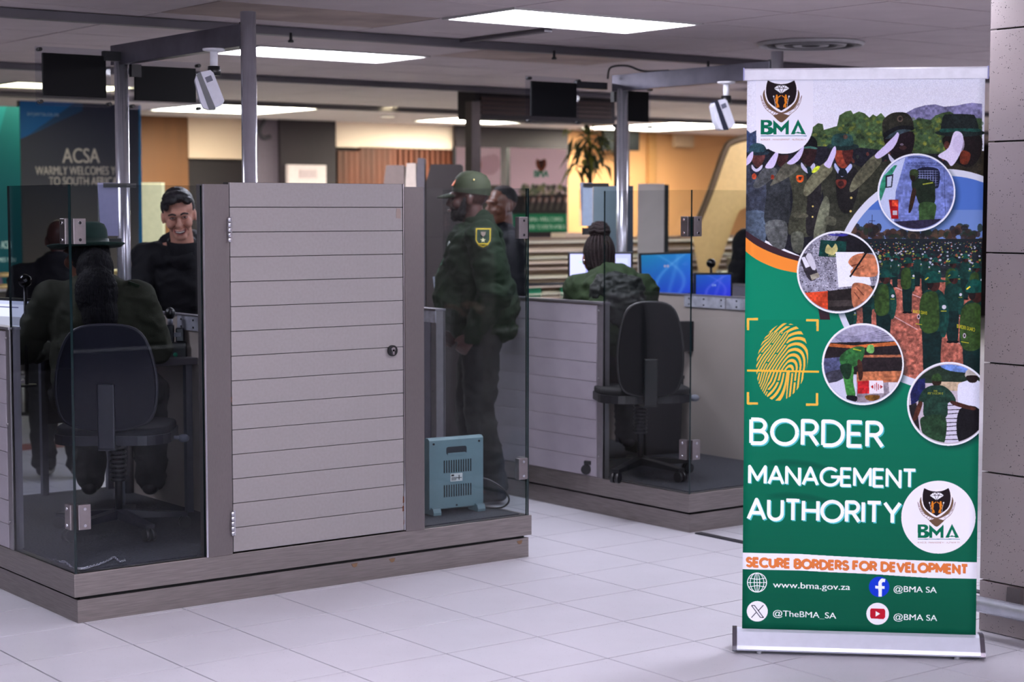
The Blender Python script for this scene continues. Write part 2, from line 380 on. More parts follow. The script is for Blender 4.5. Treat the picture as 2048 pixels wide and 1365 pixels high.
def bma_logo(cv, cx, cy, k, small=True):
    """emblem of the banner: shield with diamond and two figures, arcs, BMA letters. cx, cy: authoring px of the shield centre, k: px per unit"""
    def T(P): return [(cx+x*k, cy+y*k) for x, y in P]
    brown, dark, org, grn = (118, 92, 72), (36, 22, 30), (226, 142, 40), (0, 118, 88)
    u = 1.0
    # outer laurel-like arcs
    cv.blob(T([(-23.5, -22), (-30, -14), (-36, -4), (-36, 8), (-30, 22), (-18, 33), (0, 39), (18, 33), (30, 22), (36, 8), (36, -4), (30, -14), (23.5, -22), (31, -4), (30, 8), (22, 22), (0, 36), (-22, 22), (-30, 8), (-31, -4)]), brown)
    cv.poly(T(smooth_closed([(-30, -24), (-33, -12), (-32, 4), (-24, 20), (0, 36)], 6, False)+smooth_closed([(0, 36), (24, 20), (32, 4), (33, -12), (30, -24)], 6, False)), (245, 243, 250))
    cv.poly(T([(-27, -28)]+smooth_closed([(-27, -28), (-14, -22.5), (0, -20.5), (14, -22.5), (26, -28)], 5, False)+smooth_closed([(26, -28), (30, -16), (30, 0), (23, 17), (0, 33)], 6, False)+smooth_closed([(0, 33), (-23, 17), (-30, 0), (-30, -16), (-27, -28)], 6, False)), dark)
    # diamond
    cv.poly(T([(-15, -12), (-7, -18), (8, -18), (16, -12), (0, -1.5)]), (240, 240, 245))
    for a, b in (((-15, -12), (16, -12)), ((-7, -18), (-4, -12)), ((8, -18), (5, -12)), ((-4, -12), (0, -1.5)), ((5, -12), (0, -1.5)), ((0, -18), (-4, -12)), ((0, -18), (5, -12))):
        cv.line(T([a, b]), .0016*k, dark)
    # two figures raising joined hands
    for sgn in (-1, 1):
        F = lambda P: T([(sgn*x, y) for x, y in P])
        cv.oval(*T([(sgn*9, 2.5)])[0], 1.9*k, 2.2*k, org)
        cv.line(F([(9, 6), (5, 5), (1, 2)]), .0032*k, org); cv.line(F([(9, 6), (12, 10), (13, 12)]), .003*k, org)
        cv.blob(F([(6.5, 5), (11.5, 5), (10.5, 11), (12, 16), (9.5, 20), (10, 26), (7, 26), (7.5, 19), (6.5, 13)]), org)
        cv.line(F([(9, 17), (6, 21), (5, 26)]), .0042*k, org)
        cv.line(F([(15, 5), (13, 14), (11.5, 25)]), .0013*k, (230, 225, 230)); cv.oval(*F([(15.3, 4)])[0], 1.4*k, 1.8*k, (235, 235, 240))
    # lower swoosh arcs: rail ladder left, road right
    for sgn in (-1, 1):
        F = lambda P: T([(sgn*x, y) for x, y in P])
        o_ = smooth_closed([(41, 2), (38, 16), (30, 30), (16, 41), (14, 43)], 8, False); i_ = smooth_closed([(41, 2), (33, 20), (24, 29), (12, 35), (0, 39)], 8, False)
        cv.line(F(o_), .0016*k, (140, 112, 112)); cv.line(F(i_), .0016*k, (140, 112, 112))
        if sgn < 0:
            for j in range(5, 30, 3): cv.line(F([o_[min(j, len(o_)-1)], i_[min(j, len(i_)-1)]]), .0016*k, (140, 112, 112))
        else:
            for j in range(8, 26, 6): cv.line(F([tuple((p+q)/2 for p, q in zip(o_[j], i_[j])), tuple((p+q)/2 for p, q in zip(o_[j+3], i_[j+3]))]), .0014*k, (140, 112, 112))
    cv.blob(T([(-16, 42), (0, 38), (16, 42), (19, 40), (8, 51), (0, 56), (-8, 51), (-19, 40)]), brown, k=3)
    # BMA, heavy letters
    def Q(P, col=grn): cv.poly(T(P), col)
    b = 80; t = 51
    Q([(-41, t), (-27, t)]+[(-27+9*math.sin(a), t+7-7*math.cos(a)) for a in np.linspace(0, PI, 8)]+[(-26+11*math.sin(a), 72.5-8*math.cos(a)) for a in np.linspace(.3, PI, 8)]+[(-41, b)])
    Q([(-34, 56), (-28, 56), (-25.5, 58.5), (-28, 61), (-34, 61)], (245, 243, 250)); Q([(-34, 68), (-28, 68), (-25.5, 71.5), (-28, 75), (-34, 75)], (245, 243, 250))
    Q([(-16, b), (-16, t), (0, 66), (15, t), (15, b), (8.5, b), (8.5, 66), (0, 76), (-9.5, 66), (-9.5, b)])
    Q([(19, b), (33.5, t-1), (49, b), (42, b), (33.5, 62), (26, b)]); Q([(24, 76), (43, 76), (46, b), (41, b), (39, 78), (28, 78), (26, b), (21, b)]); Q([(31, 75), (36, 75), (33.5, 78.5)])
    cv.line(T([(-41, 83), (51, 83)]), .0022*k, (60, 130, 150))
    font_text(cv, 'BORDER - MANAGEMENT - AUTHORITY', T([(-41, 92)])[0], T([(50, 92)])[0], .0095*k*.62, (190, 150, 140))

# ---------------------------------------------------------------- the roll-up banner sheet plane
BL = atz(1484, 1262, .07); BR = atz(1951.5, 1275, .07)            # sheet foot on its cassette
bu = (BR-BL); BW = bu.length; bu.normalize(); bn = Vector((bu.y, -bu.x, 0))   # towards the camera
BHT = 2.0
bv = (Vector((0, 0, 1))-bn*.016).normalized(); bnn = bu.cross(bv).normalized()
if bnn.dot(Vector((-1, -1, 0))) < 0: bnn = -bnn
def ban(px, py):
    r = ray(px, py); t = (BL-O).dot(bnn)/r.dot(bnn); p = O+r*t-BL; return p.dot(bu), p.dot(bv)
def make_banner_canvas():
    cv = Canvas(BW, BHT, .0009, (0, 130, 98), ban)
    k_ = lambda px: px*.00181
    S1 = lambda P: [(1460+x/3.413, 120+y/3.413) for x, y in P]
    S2 = lambda P: [(1460+x/2.844, 440+y/2.844) for x, y in P]
    S3 = lambda P: [(1460+x/2.73, 820+y/2.73) for x, y in P]
    # green lower field, a little deeper downwards
    cv.vgrad(0, 1.3, (0, 96, 72), (0, 142, 108))
    # top photograph
    cv.blob(S1([(60, 0), (1800, 0), (1800, 700), (1300, 900), (900, 1300), (480, 1360), (330, 1330), (60, 1180)]), (234, 236, 248), k=1)
    cv.clip = None
    for i in range(26): cv.oval(1480+random.random()*490, 160+random.random()*90, 30+random.random()*40, 12, (232, 232, 243), .25)
    cv.poly(S1([(1150, 390), (1260, 330), (1330, 310), (1400, 303), (1460, 320), (1540, 313), (1600, 300), (1650, 293), (1720, 300), (1720, 460), (1150, 460)]), (128, 126, 160))
    cv.poly(S1([(60, 480), (100, 465), (140, 500), (180, 480), (180, 700), (60, 700)]), (70, 86, 120))
    cv.poly(S1([(500, 560), (565, 460), (600, 432), (632, 438), (640, 478), (730, 452), (745, 380), (790, 352), (825, 345), (840, 370), (880, 352), (920, 366), (950, 395), (975, 372), (1000, 386), (1030, 362), (1060, 396), (1130, 405), (1240, 415), (1300, 400), (1370, 410), (1400, 380), (1450, 362), (1500, 352), (1560, 388), (1720, 400), (1720, 760), (500, 760)]), (74, 96, 62))
    for i in range(420):
        x = random.uniform(520, 1715); y = random.uniform(400, 620)
        if x < 740 and y < 480: continue
        c = random.choice([(52, 78, 48), (110, 122, 48), (140, 140, 55), (66, 92, 70), (40, 58, 44), (92, 108, 62)])
        X, Yy = S1([(x, y)])[0]; cv.oval(X, Yy, random.uniform(2, 6), random.uniform(2, 5), c, .55, n=9)
    cv.poly(S1([(60, 640), (240, 610), (480, 590), (640, 590), (900, 600), (1060, 620), (1300, 640), (1720, 640), (1720, 820), (1080, 1000), (800, 1220), (480, 1340), (60, 1150)]), (34, 34, 44))
    for i in range(26):
        X, Yy = S1([(random.uniform(560, 1500), random.uniform(640, 700))])[0]; cv.oval(X, Yy, 3, 4, random.choice([(200, 190, 210), (60, 70, 60), (110, 60, 50)]), .8, n=9)
    glove = (214, 204, 238)
    def P1(P, c, al=1, k=4): cv.blob(S1(P), c, al, k)
    def E1(x, y, rx, ry, c, al=1, rot=0): X, Y_ = S1([(x, y)])[0]; cv.oval(X, Y_, rx/3.413, ry/3.413, c, al, rot)
    # soldier one (far left)
    P1([(60, 740), (130, 715), (225, 735), (250, 880), (240, 1050), (60, 1050)], (66, 72, 86)); P1([(90, 1045), (240, 1045), (240, 1240), (180, 1260), (90, 1180)], (86, 100, 116))
    P1([(140, 730), (215, 730), (200, 800), (150, 800)], (44, 46, 62)); P1([(150, 715), (180, 745), (220, 715), (215, 745), (180, 765), (150, 745)], (200, 200, 220))
    P1([(145, 640), (235, 640), (225, 700), (190, 735), (155, 700)], (100, 60, 58)); E1(195, 632, 74, 20, (42, 60, 72)); P1([(135, 625), (145, 580), (190, 568), (235, 585), (240, 625)], (54, 84, 94))
    P1([(100, 725), (115, 670), (140, 635), (158, 628), (155, 670), (135, 705)], glove); E1(165, 795, 16, 20, (196, 88, 50))
    # two
    P1([(235, 740), (330, 735), (420, 760), (410, 900), (395, 1115), (240, 1115), (250, 900)], (52, 56, 60)); P1([(245, 1110), (385, 1110), (370, 1290), (270, 1250)], (92, 96, 96))
    P1([(160, 850), (235, 735), (320, 745), (300, 800), (200, 875)], (92, 96, 98)); P1([(320, 640), (395, 640), (385, 700), (350, 735), (320, 700)], (66, 40, 40))
    P1([(300, 632), (320, 590), (400, 590), (410, 640), (350, 650)], (30, 34, 40)); P1([(240, 735), (265, 690), (310, 632), (328, 632), (325, 665), (295, 735)], glove); E1(290, 800, 12, 16, (150, 60, 40))
    # three, dark peaked cap
    P1([(400, 740), (480, 715), (590, 715), (640, 790), (620, 950), (600, 1180), (400, 1190), (430, 960)], (70, 72, 58)); P1([(520, 720), (600, 730), (625, 800), (600, 1150), (520, 1180), (530, 900)], (40, 38, 40))
    P1([(420, 1185), (500, 1185), (490, 1310), (430, 1300)], (100, 104, 92)); P1([(280, 845), (380, 700), (470, 735), (400, 800), (300, 850)], (96, 96, 84)); P1([(430, 1045), (520, 1050), (525, 1075), (430, 1075)], (96, 96, 80))
    P1([(480, 590), (580, 590), (585, 660), (545, 725), (490, 690), (470, 640)], (48, 28, 30)); P1([(488, 700), (530, 745), (570, 705), (580, 735), (535, 775), (490, 740)], (190, 190, 215)); P1([(525, 735), (550, 735), (560, 780), (535, 780)], (20, 50, 55))
    P1([(485, 600), (500, 545), (550, 518), (590, 550), (592, 600), (540, 590)], (18, 18, 24)); P1([(485, 605), (540, 588), (592, 600), (590, 610), (540, 604)], (70, 110, 100)); P1([(388, 705), (430, 665), (490, 600), (505, 598), (480, 670), (430, 712)], glove)
    P1([(455, 790), (500, 790), (500, 825), (478, 838), (456, 825)], (206, 96, 40)); P1([(466, 800), (490, 800), (478, 825)], (60, 40, 40))
    # four, brimmed hat
    P1([(620, 760), (700, 715), (850, 715), (930, 790), (880, 1000), (770, 1180), (590, 1215), (640, 1000)], (58, 60, 50)); P1([(600, 1050), (650, 930), (680, 1000), (640, 1200), (570, 1215)], (108, 112, 94)); P1([(730, 740), (860, 740), (880, 860), (820, 1040), (740, 1000)], (34, 32, 34))
    P1([(500, 905), (530, 820), (640, 705), (700, 750), (610, 850), (530, 928)], (112, 112, 90)); E1(585, 748, 34, 14, (190, 205, 60), 1, -.7); P1([(655, 1070), (720, 1080), (715, 1130), (655, 1120)], (96, 98, 82))
    P1([(712, 590), (830, 590), (832, 670), (800, 725), (765, 740), (725, 700)], (138, 66, 48)); P1([(765, 620), (835, 600), (832, 670), (800, 725)], (60, 28, 30), .7); P1([(718, 705), (765, 760), (820, 710), (830, 740), (765, 800), (715, 740)], (180, 190, 225)); P1([(750, 745), (785, 745), (800, 790), (740, 790)], (24, 30, 40))
    E1(770, 592, 110, 26, (34, 54, 54)); P1([(695, 580), (705, 515), (770, 502), (830, 518), (838, 580), (770, 590)], (46, 78, 76)); E1(787, 525, 16, 16, (90, 70, 60)); P1([(640, 715), (665, 680), (700, 605), (720, 592), (722, 640), (700, 700), (680, 740)], glove)
    P1([(725, 820), (790, 820), (788, 860), (758, 880), (730, 860)], (110, 50, 40)); E1(757, 845, 20, 20, (60, 30, 30)); E1(827, 942, 8, 8, (220, 200, 120)); E1(823, 1034, 8, 8, (220, 200, 120)); E1(565, 1000, 6, 6, (220, 200, 120)); E1(563, 1072, 6, 6, (220, 200, 120))
    # five, tall peaked cap
    P1([(960, 740), (1080, 690), (1300, 720), (1300, 900), (1000, 920), (900, 1000), (880, 880)], (56, 58, 46)); P1([(815, 880), (860, 780), (990, 645), (1035, 690), (950, 800), (840, 898)], (104, 104, 84))
    P1([(1060, 520), (1245, 490), (1245, 620), (1190, 700), (1110, 650), (1065, 590)], (32, 20, 28)); P1([(1080, 640), (1130, 690), (1180, 700), (1170, 730), (1100, 700)], (200, 200, 220))
    P1([(1040, 480), (1045, 410), (1110, 362), (1200, 362), (1245, 410), (1245, 480), (1150, 470), (1060, 530)], (46, 46, 38)); P1([(1048, 500), (1150, 450), (1245, 455), (1245, 480), (1150, 482), (1060, 530)], (22, 24, 30)); P1([(1065, 528), (1150, 478), (1240, 480), (1180, 500), (1075, 540)], (60, 76, 84)); E1(1160, 402, 20, 22, (96, 84, 74)); E1(1160, 402, 12, 13, (40, 36, 34))
    P1([(988, 652), (1050, 590), (1120, 520), (1142, 494), (1152, 520), (1115, 600), (1020, 672)], glove); E1(1180, 600, 26, 14, (110, 70, 66), .6); E1(1172, 578, 12, 8, (190, 180, 200), .6)
    # six, brimmed hat at right
    P1([(1400, 740), (1560, 700), (1760, 620), (1760, 830), (1500, 800)], (58, 52, 40)); P1([(1465, 520), (1700, 510), (1710, 650), (1640, 730), (1560, 710), (1475, 620)], (28, 18, 20)); P1([(1580, 620), (1640, 640), (1620, 710), (1570, 700)], (110, 50, 30)); E1(1478, 580, 18, 26, (90, 52, 44))
    E1(1570, 498, 172, 26, (30, 42, 42)); P1([(1445, 490), (1455, 385), (1500, 370), (1640, 372), (1675, 392), (1690, 490), (1560, 480)], (34, 42, 42)); P1([(1450, 470), (1690, 470), (1692, 492), (1560, 486), (1448, 496)], (30, 80, 72))
    P1([(1418, 655), (1490, 600), (1525, 500), (1560, 488), (1590, 520), (1585, 600), (1550, 680), (1510, 725), (1480, 690)], (224, 216, 240)); E1(1560, 575, 40, 60, (206, 196, 226), .6)
    for cl_ in (40, 9): cv.tone(1484, 150, 1962, 545, cl_, .82, 1.2)
    cv.noise(7, (1484, 150), (1962, 520))
    # the arcs below the photograph
    cv.poly(smooth_closed(S1([(60, 1130), (180, 1215), (320, 1285), (470, 1340), (640, 1370)]), 6, False)+[(1660, 640), (1470, 640)], (66, 44, 52))
    cv.poly(smooth_closed(S2([(60, 75), (150, 145), (270, 200), (390, 235), (450, 240)]), 6, False)+[(1640, 640), (1470, 640)], (238, 150, 62))
    cv.poly(smooth_closed(S2([(60, 155), (150, 225), (270, 278), (390, 303), (470, 310)]), 6, False)+[(1640, 640), (1470, 640)], (0, 142, 108))
    # the parade photograph, a large disc with a pale rim
    pc, pr = (1888, 560), 222
    cv.oval(pc[0], pc[1], pr, pr, (216, 220, 232), n=90)
    cv.clip = cv.circ_mask(pc[0], pc[1], pr-9)
    P = lambda P_, c, al=1, k=4: cv.blob(P_, c, al, k)
    cv.poly([(1640, 330), (1990, 330), (1990, 500), (1640, 500)], (86, 124, 196)); cv.poly([(1640, 420), (1990, 420), (1990, 500), (1640, 500)], (140, 160, 204), .6)
    for i in range(160):
        x = random.uniform(1680, 1965); cv.oval(x, 480-random.random()*(28 if x < 1760 or x > 1900 else 16), random.uniform(4, 9), random.uniform(4, 9), random.choice([(60, 46, 44), (80, 56, 46), (44, 58, 46), (96, 74, 58), (40, 36, 38)]), .8, n=9)
    cv.line([(1744, 430), (1744, 470)], .0018, (40, 40, 60)); cv.line([(1738, 442), (1750, 442)], .0018, (40, 40, 60)); cv.line([(1737, 443), (1738, 470)], .0012, (60, 60, 80))
    cv.poly([(1640, 478), (1990, 478), (1990, 560), (1640, 560)], (34, 42, 50))
    for i in range(900):
        y = 484+70*random.random()**1.4; q = .8+(y-484)/26
        cv.oval(random.uniform(1690, 1965), y, 1.3*q, 1.0*q, random.choice([(24, 66, 60), (30, 84, 72), (20, 24, 34), (200, 205, 220), (170, 175, 80), (150, 80, 60), (24, 30, 40)]), .9, n=7)
    cv.poly([(1640, 545), (1990, 530), (1990, 790), (1640, 790)], (168, 104, 88)); cv.poly([(1640, 545), (1990, 526), (1990, 552), (1640, 565)], (40, 46, 52))
    cv.tone(1660, 540, 1965, 790, 10, .8, 1.2); cv.noise(9, (1660, 540), (1965, 790))
    cv.line([(1790, 575), (1870, 608), (1960, 660)], .003, (205, 170, 170)); cv.line([(1785, 632), (1835, 660)], .003, (205, 170, 170)); cv.line([(1895, 680), (1960, 700)], .003, (205, 170, 170))
    def guard(x, y, k, vest=False, flip=1):
        f = lambda P_: [(x+a*flip*k, y+b*k) for a, b in P_]
        cv.blob(f([(-11, 52), (11, 52), (10, 92), (8, 122), (-9, 122), (-12, 90)]), (16, 44, 44))
        cv.blob(f([(-14, 26), (-6, 17), (8, 17), (16, 28), (18, 52), (14, 66), (-13, 66), (-16, 45)]), (20, 62, 56))
        cv.blob(f([(8, 24), (17, 30), (20, 52), (15, 74), (9, 70), (12, 50)]), (26, 74, 66))
        if vest: cv.blob(f([(-14, 26), (4, 20), (8, 40), (6, 66), (-13, 66)]), (58, 84, 40))
        cv.oval(*f([(2, 10)])[0], 7*k, 9*k, (70, 38, 34)); cv.oval(*f([(-3, 9)])[0], 4*k, 7*k, (34, 22, 24))
        cv.blob(f([(-9, 8), (-8, -2), (0, -6), (8, -2), (10, 4), (20, 7), (10, 8)]), (18, 78, 70)); cv.line(f([(-9, 5), (-5, 2)]), .0025*k, (200, 190, 60))
        cv.oval(*f([(14, 38)])[0], 2.6*k, 2.6*k, (210, 210, 220)); cv.line(f([(10, 43), (17, 43)]), .0016*k, (190, 190, 60))
        cv.oval(*f([(-6, 124)])[0], 6*k, 2.5*k, (14, 14, 20)); cv.oval(*f([(5, 124)])[0], 6*k, 2.5*k, (14, 14, 20))
    for (x, y, k) in ((1815, 520, .85), (1850, 512, .6), (1774, 510, .6), (1905, 520, .9), (1870, 520, .62), (1930, 512, .7), (1835, 510, .5), (1790, 512, .5), (1952, 530, .8)): guard(x, y, k, k > .7)
    guard(1735, 560, .8); guard(1768, 545, 1.25, True); guard(1700, 600, .7)
    guard(1906, 548, 1.1); guard(1865, 552, 1.65, True); guard(1950, 570, 1.9, True)
    for cl_ in (16, 6): cv.tone(1660, 485, 1965, 790, cl_, .84, 1.15)
    font_text(cv, 'BORDER GUARD', (1826, 626), (1854, 630), .011, (225, 215, 40)); font_text(cv, 'BORDER GUARD', (1914, 656), (1950, 664), .013, (225, 215, 40))
    for x, y in ((1837, 634), (1929, 672)): cv.oval(x, y, 3, 5, (200, 190, 200)); cv.oval(x, y, 1.8, 3, (50, 30, 40))
    cv.line([(1831, 648), (1844, 650)], .002, (200, 200, 50)); cv.line([(1922, 684), (1938, 687)], .002, (200, 200, 50))
    cv.clip = None
    # the four round insets
    def inset(cx, cy, r, bg):
        cv.soft_disc(cx+5, cy+7, r, .014, (10, 30, 40), .75)
        cv.oval(cx, cy, r, r, (236, 238, 246), n=80); cv.oval(cx, cy, r-3.5, r-3.5, bg, n=80)
        cv.clip = cv.circ_mask(cx, cy, r-3.5)
    inset(1832.7, 385.2, 78, (150, 160, 205))
    P1([(990, 860), (1080, 700), (1200, 660), (1130, 900), (1120, 1100), (1000, 1100)], (196, 206, 232), k=1); P1([(1200, 655), (1500, 640), (1560, 900), (1500, 1090), (1120, 1110), (1130, 900)], (120, 134, 190), k=1)
    P1([(1010, 900), (1040, 800), (1090, 750), (1120, 720), (1140, 720), (1070, 850), (1030, 960), (1010, 960)], (60, 150, 120), k=1); P1([(1062, 790), (1115, 780), (1105, 870), (1060, 875)], (40, 44, 60), k=1); P1([(1072, 800), (1105, 792), (1098, 862), (1070, 866)], (190, 200, 220), k=1)
    P1([(1083, 955), (1148, 955), (1148, 1085), (1100, 1085)], (170, 24, 34), k=1); P1([(1105, 960), (1145, 960), (1145, 1000), (1105, 1000)], (230, 90, 60), k=1); P1([(1110, 1030), (1140, 1030), (1140, 1060), (1110, 1060)], (200, 190, 200), k=1)
    P1([(1280, 745), (1420, 745), (1425, 860), (1390, 878), (1280, 870)], (30, 34, 60))
    for i in range(7): cv.line(S1([(1295+i*18, 752), (1295+i*18, 865)]), .0012, (150, 160, 200)); cv.line(S1([(1285, 758+i*16), (1420, 758+i*16)]), .0012, (150, 160, 200))
    cv.line(S1([(1150, 690), (1170, 660), (1500, 680), (1540, 720)]), .002, (60, 66, 110)); cv.line(S1([(1205, 722), (1460, 722), (1470, 1060), (1150, 1060)]), .0015, (70, 80, 120))
    font_text(cv, 'BORDER MANAGEMENT AUTHORITY', *S1([(1212, 712), (1505, 716)]), .0085, (50, 60, 110)); font_text(cv, 'HOTLINE', *S1([(1262, 738), (1330, 738)]), .0075, (50, 60, 110))
    P1([(1240, 830), (1270, 810), (1340, 815), (1395, 840), (1400, 900), (1390, 985), (1300, 990), (1270, 930), (1245, 890)], (34, 48, 34)); P1([(1295, 980), (1398, 980), (1400, 1060), (1360, 1180), (1285, 1180), (1290, 1080)], (62, 92, 52)); P1([(1245, 880), (1270, 900), (1245, 1010), (1225, 1045), (1218, 1020)], (60, 40, 30))
    P1([(1225, 790), (1230, 755), (1262, 745), (1285, 765), (1280, 800), (1240, 825)], (56, 70, 40)); P1([(1230, 790), (1262, 795), (1260, 825), (1240, 828)], (40, 28, 22)); cv.line(S1([(1315, 850), (1385, 838)]), .004, (170, 180, 70)); P1([(1020, 1110), (1540, 1080), (1540, 1180), (1100, 1190)], (50, 44, 70), k=1)
    for cl_ in (22, 8): cv.tone(1750, 300, 1915, 470, cl_, .85, 1.15)
    cv.noise(5, (1750, 300), (1915, 470)); cv.clip = None
    inset(1676.2, 544.8, 82.5, (150, 150, 165))
    q2 = lambda P_, c, al=1, k=4: cv.blob(S2(P_), c, al, k)
    for i in range(1500): cv.oval(random.uniform(1592, 1762), random.uniform(462, 590), random.uniform(.6, 1.6), .9, random.choice([(70, 66, 78), (225, 222, 235), (40, 36, 44), (180, 176, 190)]), .9, n=6)
    q2([(640, 60), (840, 60), (860, 190), (660, 190), (600, 120)], (30, 28, 36), k=1); q2([(360, 420), (560, 405), (560, 540), (400, 540)], (214, 84, 50), k=1); q2([(556, 405), (860, 370), (860, 540), (556, 540)], (44, 38, 38), k=1); q2([(560, 460), (700, 455), (700, 490), (560, 495)], (70, 64, 62), k=1)
    q2([(515, 114), (663, 124), (655, 216), (503, 208)], (16, 66, 60), k=1); q2([(540, 180), (555, 140), (580, 160), (600, 135), (612, 170), (590, 200), (560, 195)], (196, 190, 130)); font_text(cv, 'PASSPORT', *S2([(560, 207), (640, 212)]), .006, (190, 185, 120))
    q2([(545, 85), (640, 95), (680, 80), (600, 80)], (60, 60, 150), k=2); q2([(600, 184), (760, 184), (804, 370), (616, 384)], (236, 238, 246), k=1); q2([(400, 210), (450, 195), (500, 310), (460, 350), (420, 290)], (56, 52, 60), k=2); q2([(430, 210), (460, 190), (490, 270), (470, 285)], (206, 206, 216), k=2); q2([(455, 315), (500, 300), (510, 325), (465, 345)], (160, 156, 140), k=1); q2([(405, 215), (425, 210), (455, 265), (430, 275)], (226, 226, 236), k=1)
    q2([(672, 240), (700, 205), (760, 190), (830, 210), (850, 270), (830, 320), (760, 325), (700, 318), (684, 295), (700, 275), (690, 265)], (198, 130, 96)); cv.line(S2([(690, 262), (740, 250)]), .004, (120, 60, 40)); cv.line(S2([(700, 290), (760, 262)]), .003, (140, 80, 56)); q2([(695, 370), (730, 358), (800, 380), (815, 440), (760, 500), (705, 500), (690, 430)], (190, 124, 92)); cv.line(S2([(720, 385), (760, 430)]), .003, (120, 66, 50)); cv.line(S2([(705, 410), (735, 450)]), .003, (120, 66, 50))
    cv.line(S2([(682, 325), (790, 165)]), .006, (20, 18, 24))
    for cl_ in (20, 8): cv.tone(1590, 460, 1762, 630, cl_, .84, 1.15)
    cv.noise(5, (1590, 460), (1762, 630)); cv.clip = None
    inset(1725.5, 729, 82, (196, 196, 214))
    q2([(520, 600), (980, 600), (960, 720), (830, 690), (700, 715), (560, 690)], (170, 168, 190), k=1)
    for i in range(7): cv.line(smooth_closed(S2([(560+i*12, 640+i*9), (700, 665+i*8), (820, 640+i*9), (940, 600+i*18)]), 5, False), .002, (120, 118, 145))
    q2([(530, 700), (980, 690), (980, 880), (530, 880)], (44, 36, 40), k=1); q2([(540, 700), (700, 715), (980, 690), (980, 712), (700, 732), (540, 720)], (190, 110, 60), k=1); q2([(730, 770), (980, 768), (980, 782), (730, 784)], (170, 110, 80), k=1); q2([(720, 865), (980, 860), (980, 925), (720, 925)], (186, 120, 84), k=1); q2([(525, 790), (640, 780), (640, 900), (525, 900)], (90, 96, 130), k=1)
    q2([(550, 900), (720, 890), (720, 1060), (600, 1060), (540, 960)], (206, 206, 224), k=1); q2([(720, 925), (980, 925), (980, 1060), (720, 1060)], (150, 140, 150), k=1); q2([(530, 880), (640, 850), (650, 900), (560, 930)], (70, 70, 84), k=2)
    q2([(725, 920), (790, 915), (795, 988), (725, 990)], (196, 44, 50), k=1); q2([(790, 915), (870, 915), (875, 988), (792, 990)], (232, 226, 232), k=1)
    for i in range(-3, 4): cv.line(S2([(833+i*10, 951-(24-abs(i)*8)), (833+i*10, 951+(24-abs(i)*8))]), .0022, (200, 40, 50))
    q2([(800, 950), (812, 940), (812, 962)], (200, 40, 50), k=1); q2([(868, 950), (856, 940), (856, 962)], (200, 40, 50), k=1); q2([(900, 925), (950, 925), (950, 975), (905, 980)], (220, 214, 220), k=1); q2([(770, 1000), (850, 1000), (830, 1030), (780, 1025)], (130, 90, 40))
    q2([(622, 790), (660, 745), (720, 722), (765, 730), (755, 790), (720, 830), (650, 850)], (54, 110, 60)); q2([(640, 840), (700, 835), (700, 920), (712, 1000), (670, 1010), (650, 930)], (70, 140, 70)); q2([(625, 830), (690, 825), (680, 900), (650, 900)], (30, 60, 40)); q2([(725, 800), (748, 810), (755, 890), (738, 915), (728, 880)], (70, 44, 34)); q2([(775, 740), (785, 715), (812, 712), (820, 740), (810, 760), (785, 755)], (112, 166, 96)); cv.line(S2([(700, 735), (745, 745)]), .004, (190, 200, 60)); q2([(665, 1000), (720, 1005), (715, 1035), (670, 1030)], (24, 24, 34))
    for cl_ in (18, 7): cv.tone(1640, 645, 1808, 812, cl_, .84, 1.16)
    cv.noise(5, (1640, 645), (1808, 812)); cv.clip = None
    inset(1897.8, 808.5, 84, (196, 186, 196))
    q2([(1010, 820), (1480, 820), (1480, 930), (1010, 930)], (40, 56, 44), k=1); q2([(1200, 820), (1420, 820), (1410, 870), (1250, 860)], (116, 146, 206)); q2([(1160, 920), (1480, 930), (1480, 980), (1160, 970)], (196, 176, 150), k=1); q2([(1020, 920), (1110, 900), (1110, 1000), (1030, 1060)], (34, 40, 90), k=1); q2([(1200, 1040), (1320, 1040), (1330, 1290), (1190, 1290)], (210, 206, 222), k=1)
    for i in range(9): cv.line(S2([(1210, 1060+i*24), (1320, 1056+i*24+random.randint(-5, 5))]), .003, (50, 40, 54))
    q2([(1010, 1060), (1060, 1040), (1090, 1290), (1000, 1200)], (40, 36, 40), k=1)
    q2([(1295, 960), (1320, 925), (1420, 920), (1440, 1080), (1315, 1080)], (222, 224, 240)); q2([(1340, 895), (1350, 855), (1390, 850), (1410, 900)], (190, 184, 176)); q2([(1345, 890), (1410, 890), (1400, 925), (1360, 925)], (40, 26, 26)); q2([(1305, 1080), (1420, 1080), (1420, 1250), (1300, 1260)], (24, 22, 28))
    q2([(1090, 980), (1140, 945), (1210, 945), (1262, 985), (1285, 1035), (1240, 1045), (1228, 1125), (1108, 1125), (1100, 1040), (1070, 1045)], (36, 66, 54)); q2([(1260, 1030), (1380, 1065), (1400, 1075), (1380, 1085), (1270, 1055)], (80, 46, 36)); q2([(1072, 1040), (1095, 1045), (1065, 1130), (1040, 1145), (1045, 1110)], (86, 50, 38)); q2([(1095, 1122), (1225, 1122), (1210, 1290), (1120, 1260), (1085, 1180)], (44, 74, 50)); q2([(1150, 905), (1160, 882), (1190, 880), (1202, 908), (1195, 940), (1155, 940)], (60, 40, 30)); q2([(1146, 912), (1155, 882), (1190, 876), (1206, 912), (1175, 920)], (50, 76, 40))
    font_text(cv, 'PORT ENFORCEMENT', *S2([(1125, 994), (1212, 996)]), .008, (196, 196, 60)); font_text(cv, 'BMA', *S2([(1158, 980), (1180, 980)]), .007, (196, 196, 60))
    for cl_ in (18, 7): cv.tone(1812, 722, 1962, 895, cl_, .84, 1.16)
    cv.noise(5, (1812, 722), (1962, 895)); cv.clip = None
    # logo tab, top left
    tab = [(1512, 140), (1626, 140), (1626, 250)]+[(1569+57*math.cos(t), 250+58*math.sin(t)) for t in np.linspace(0, PI, 26)]+[(1512, 250)]
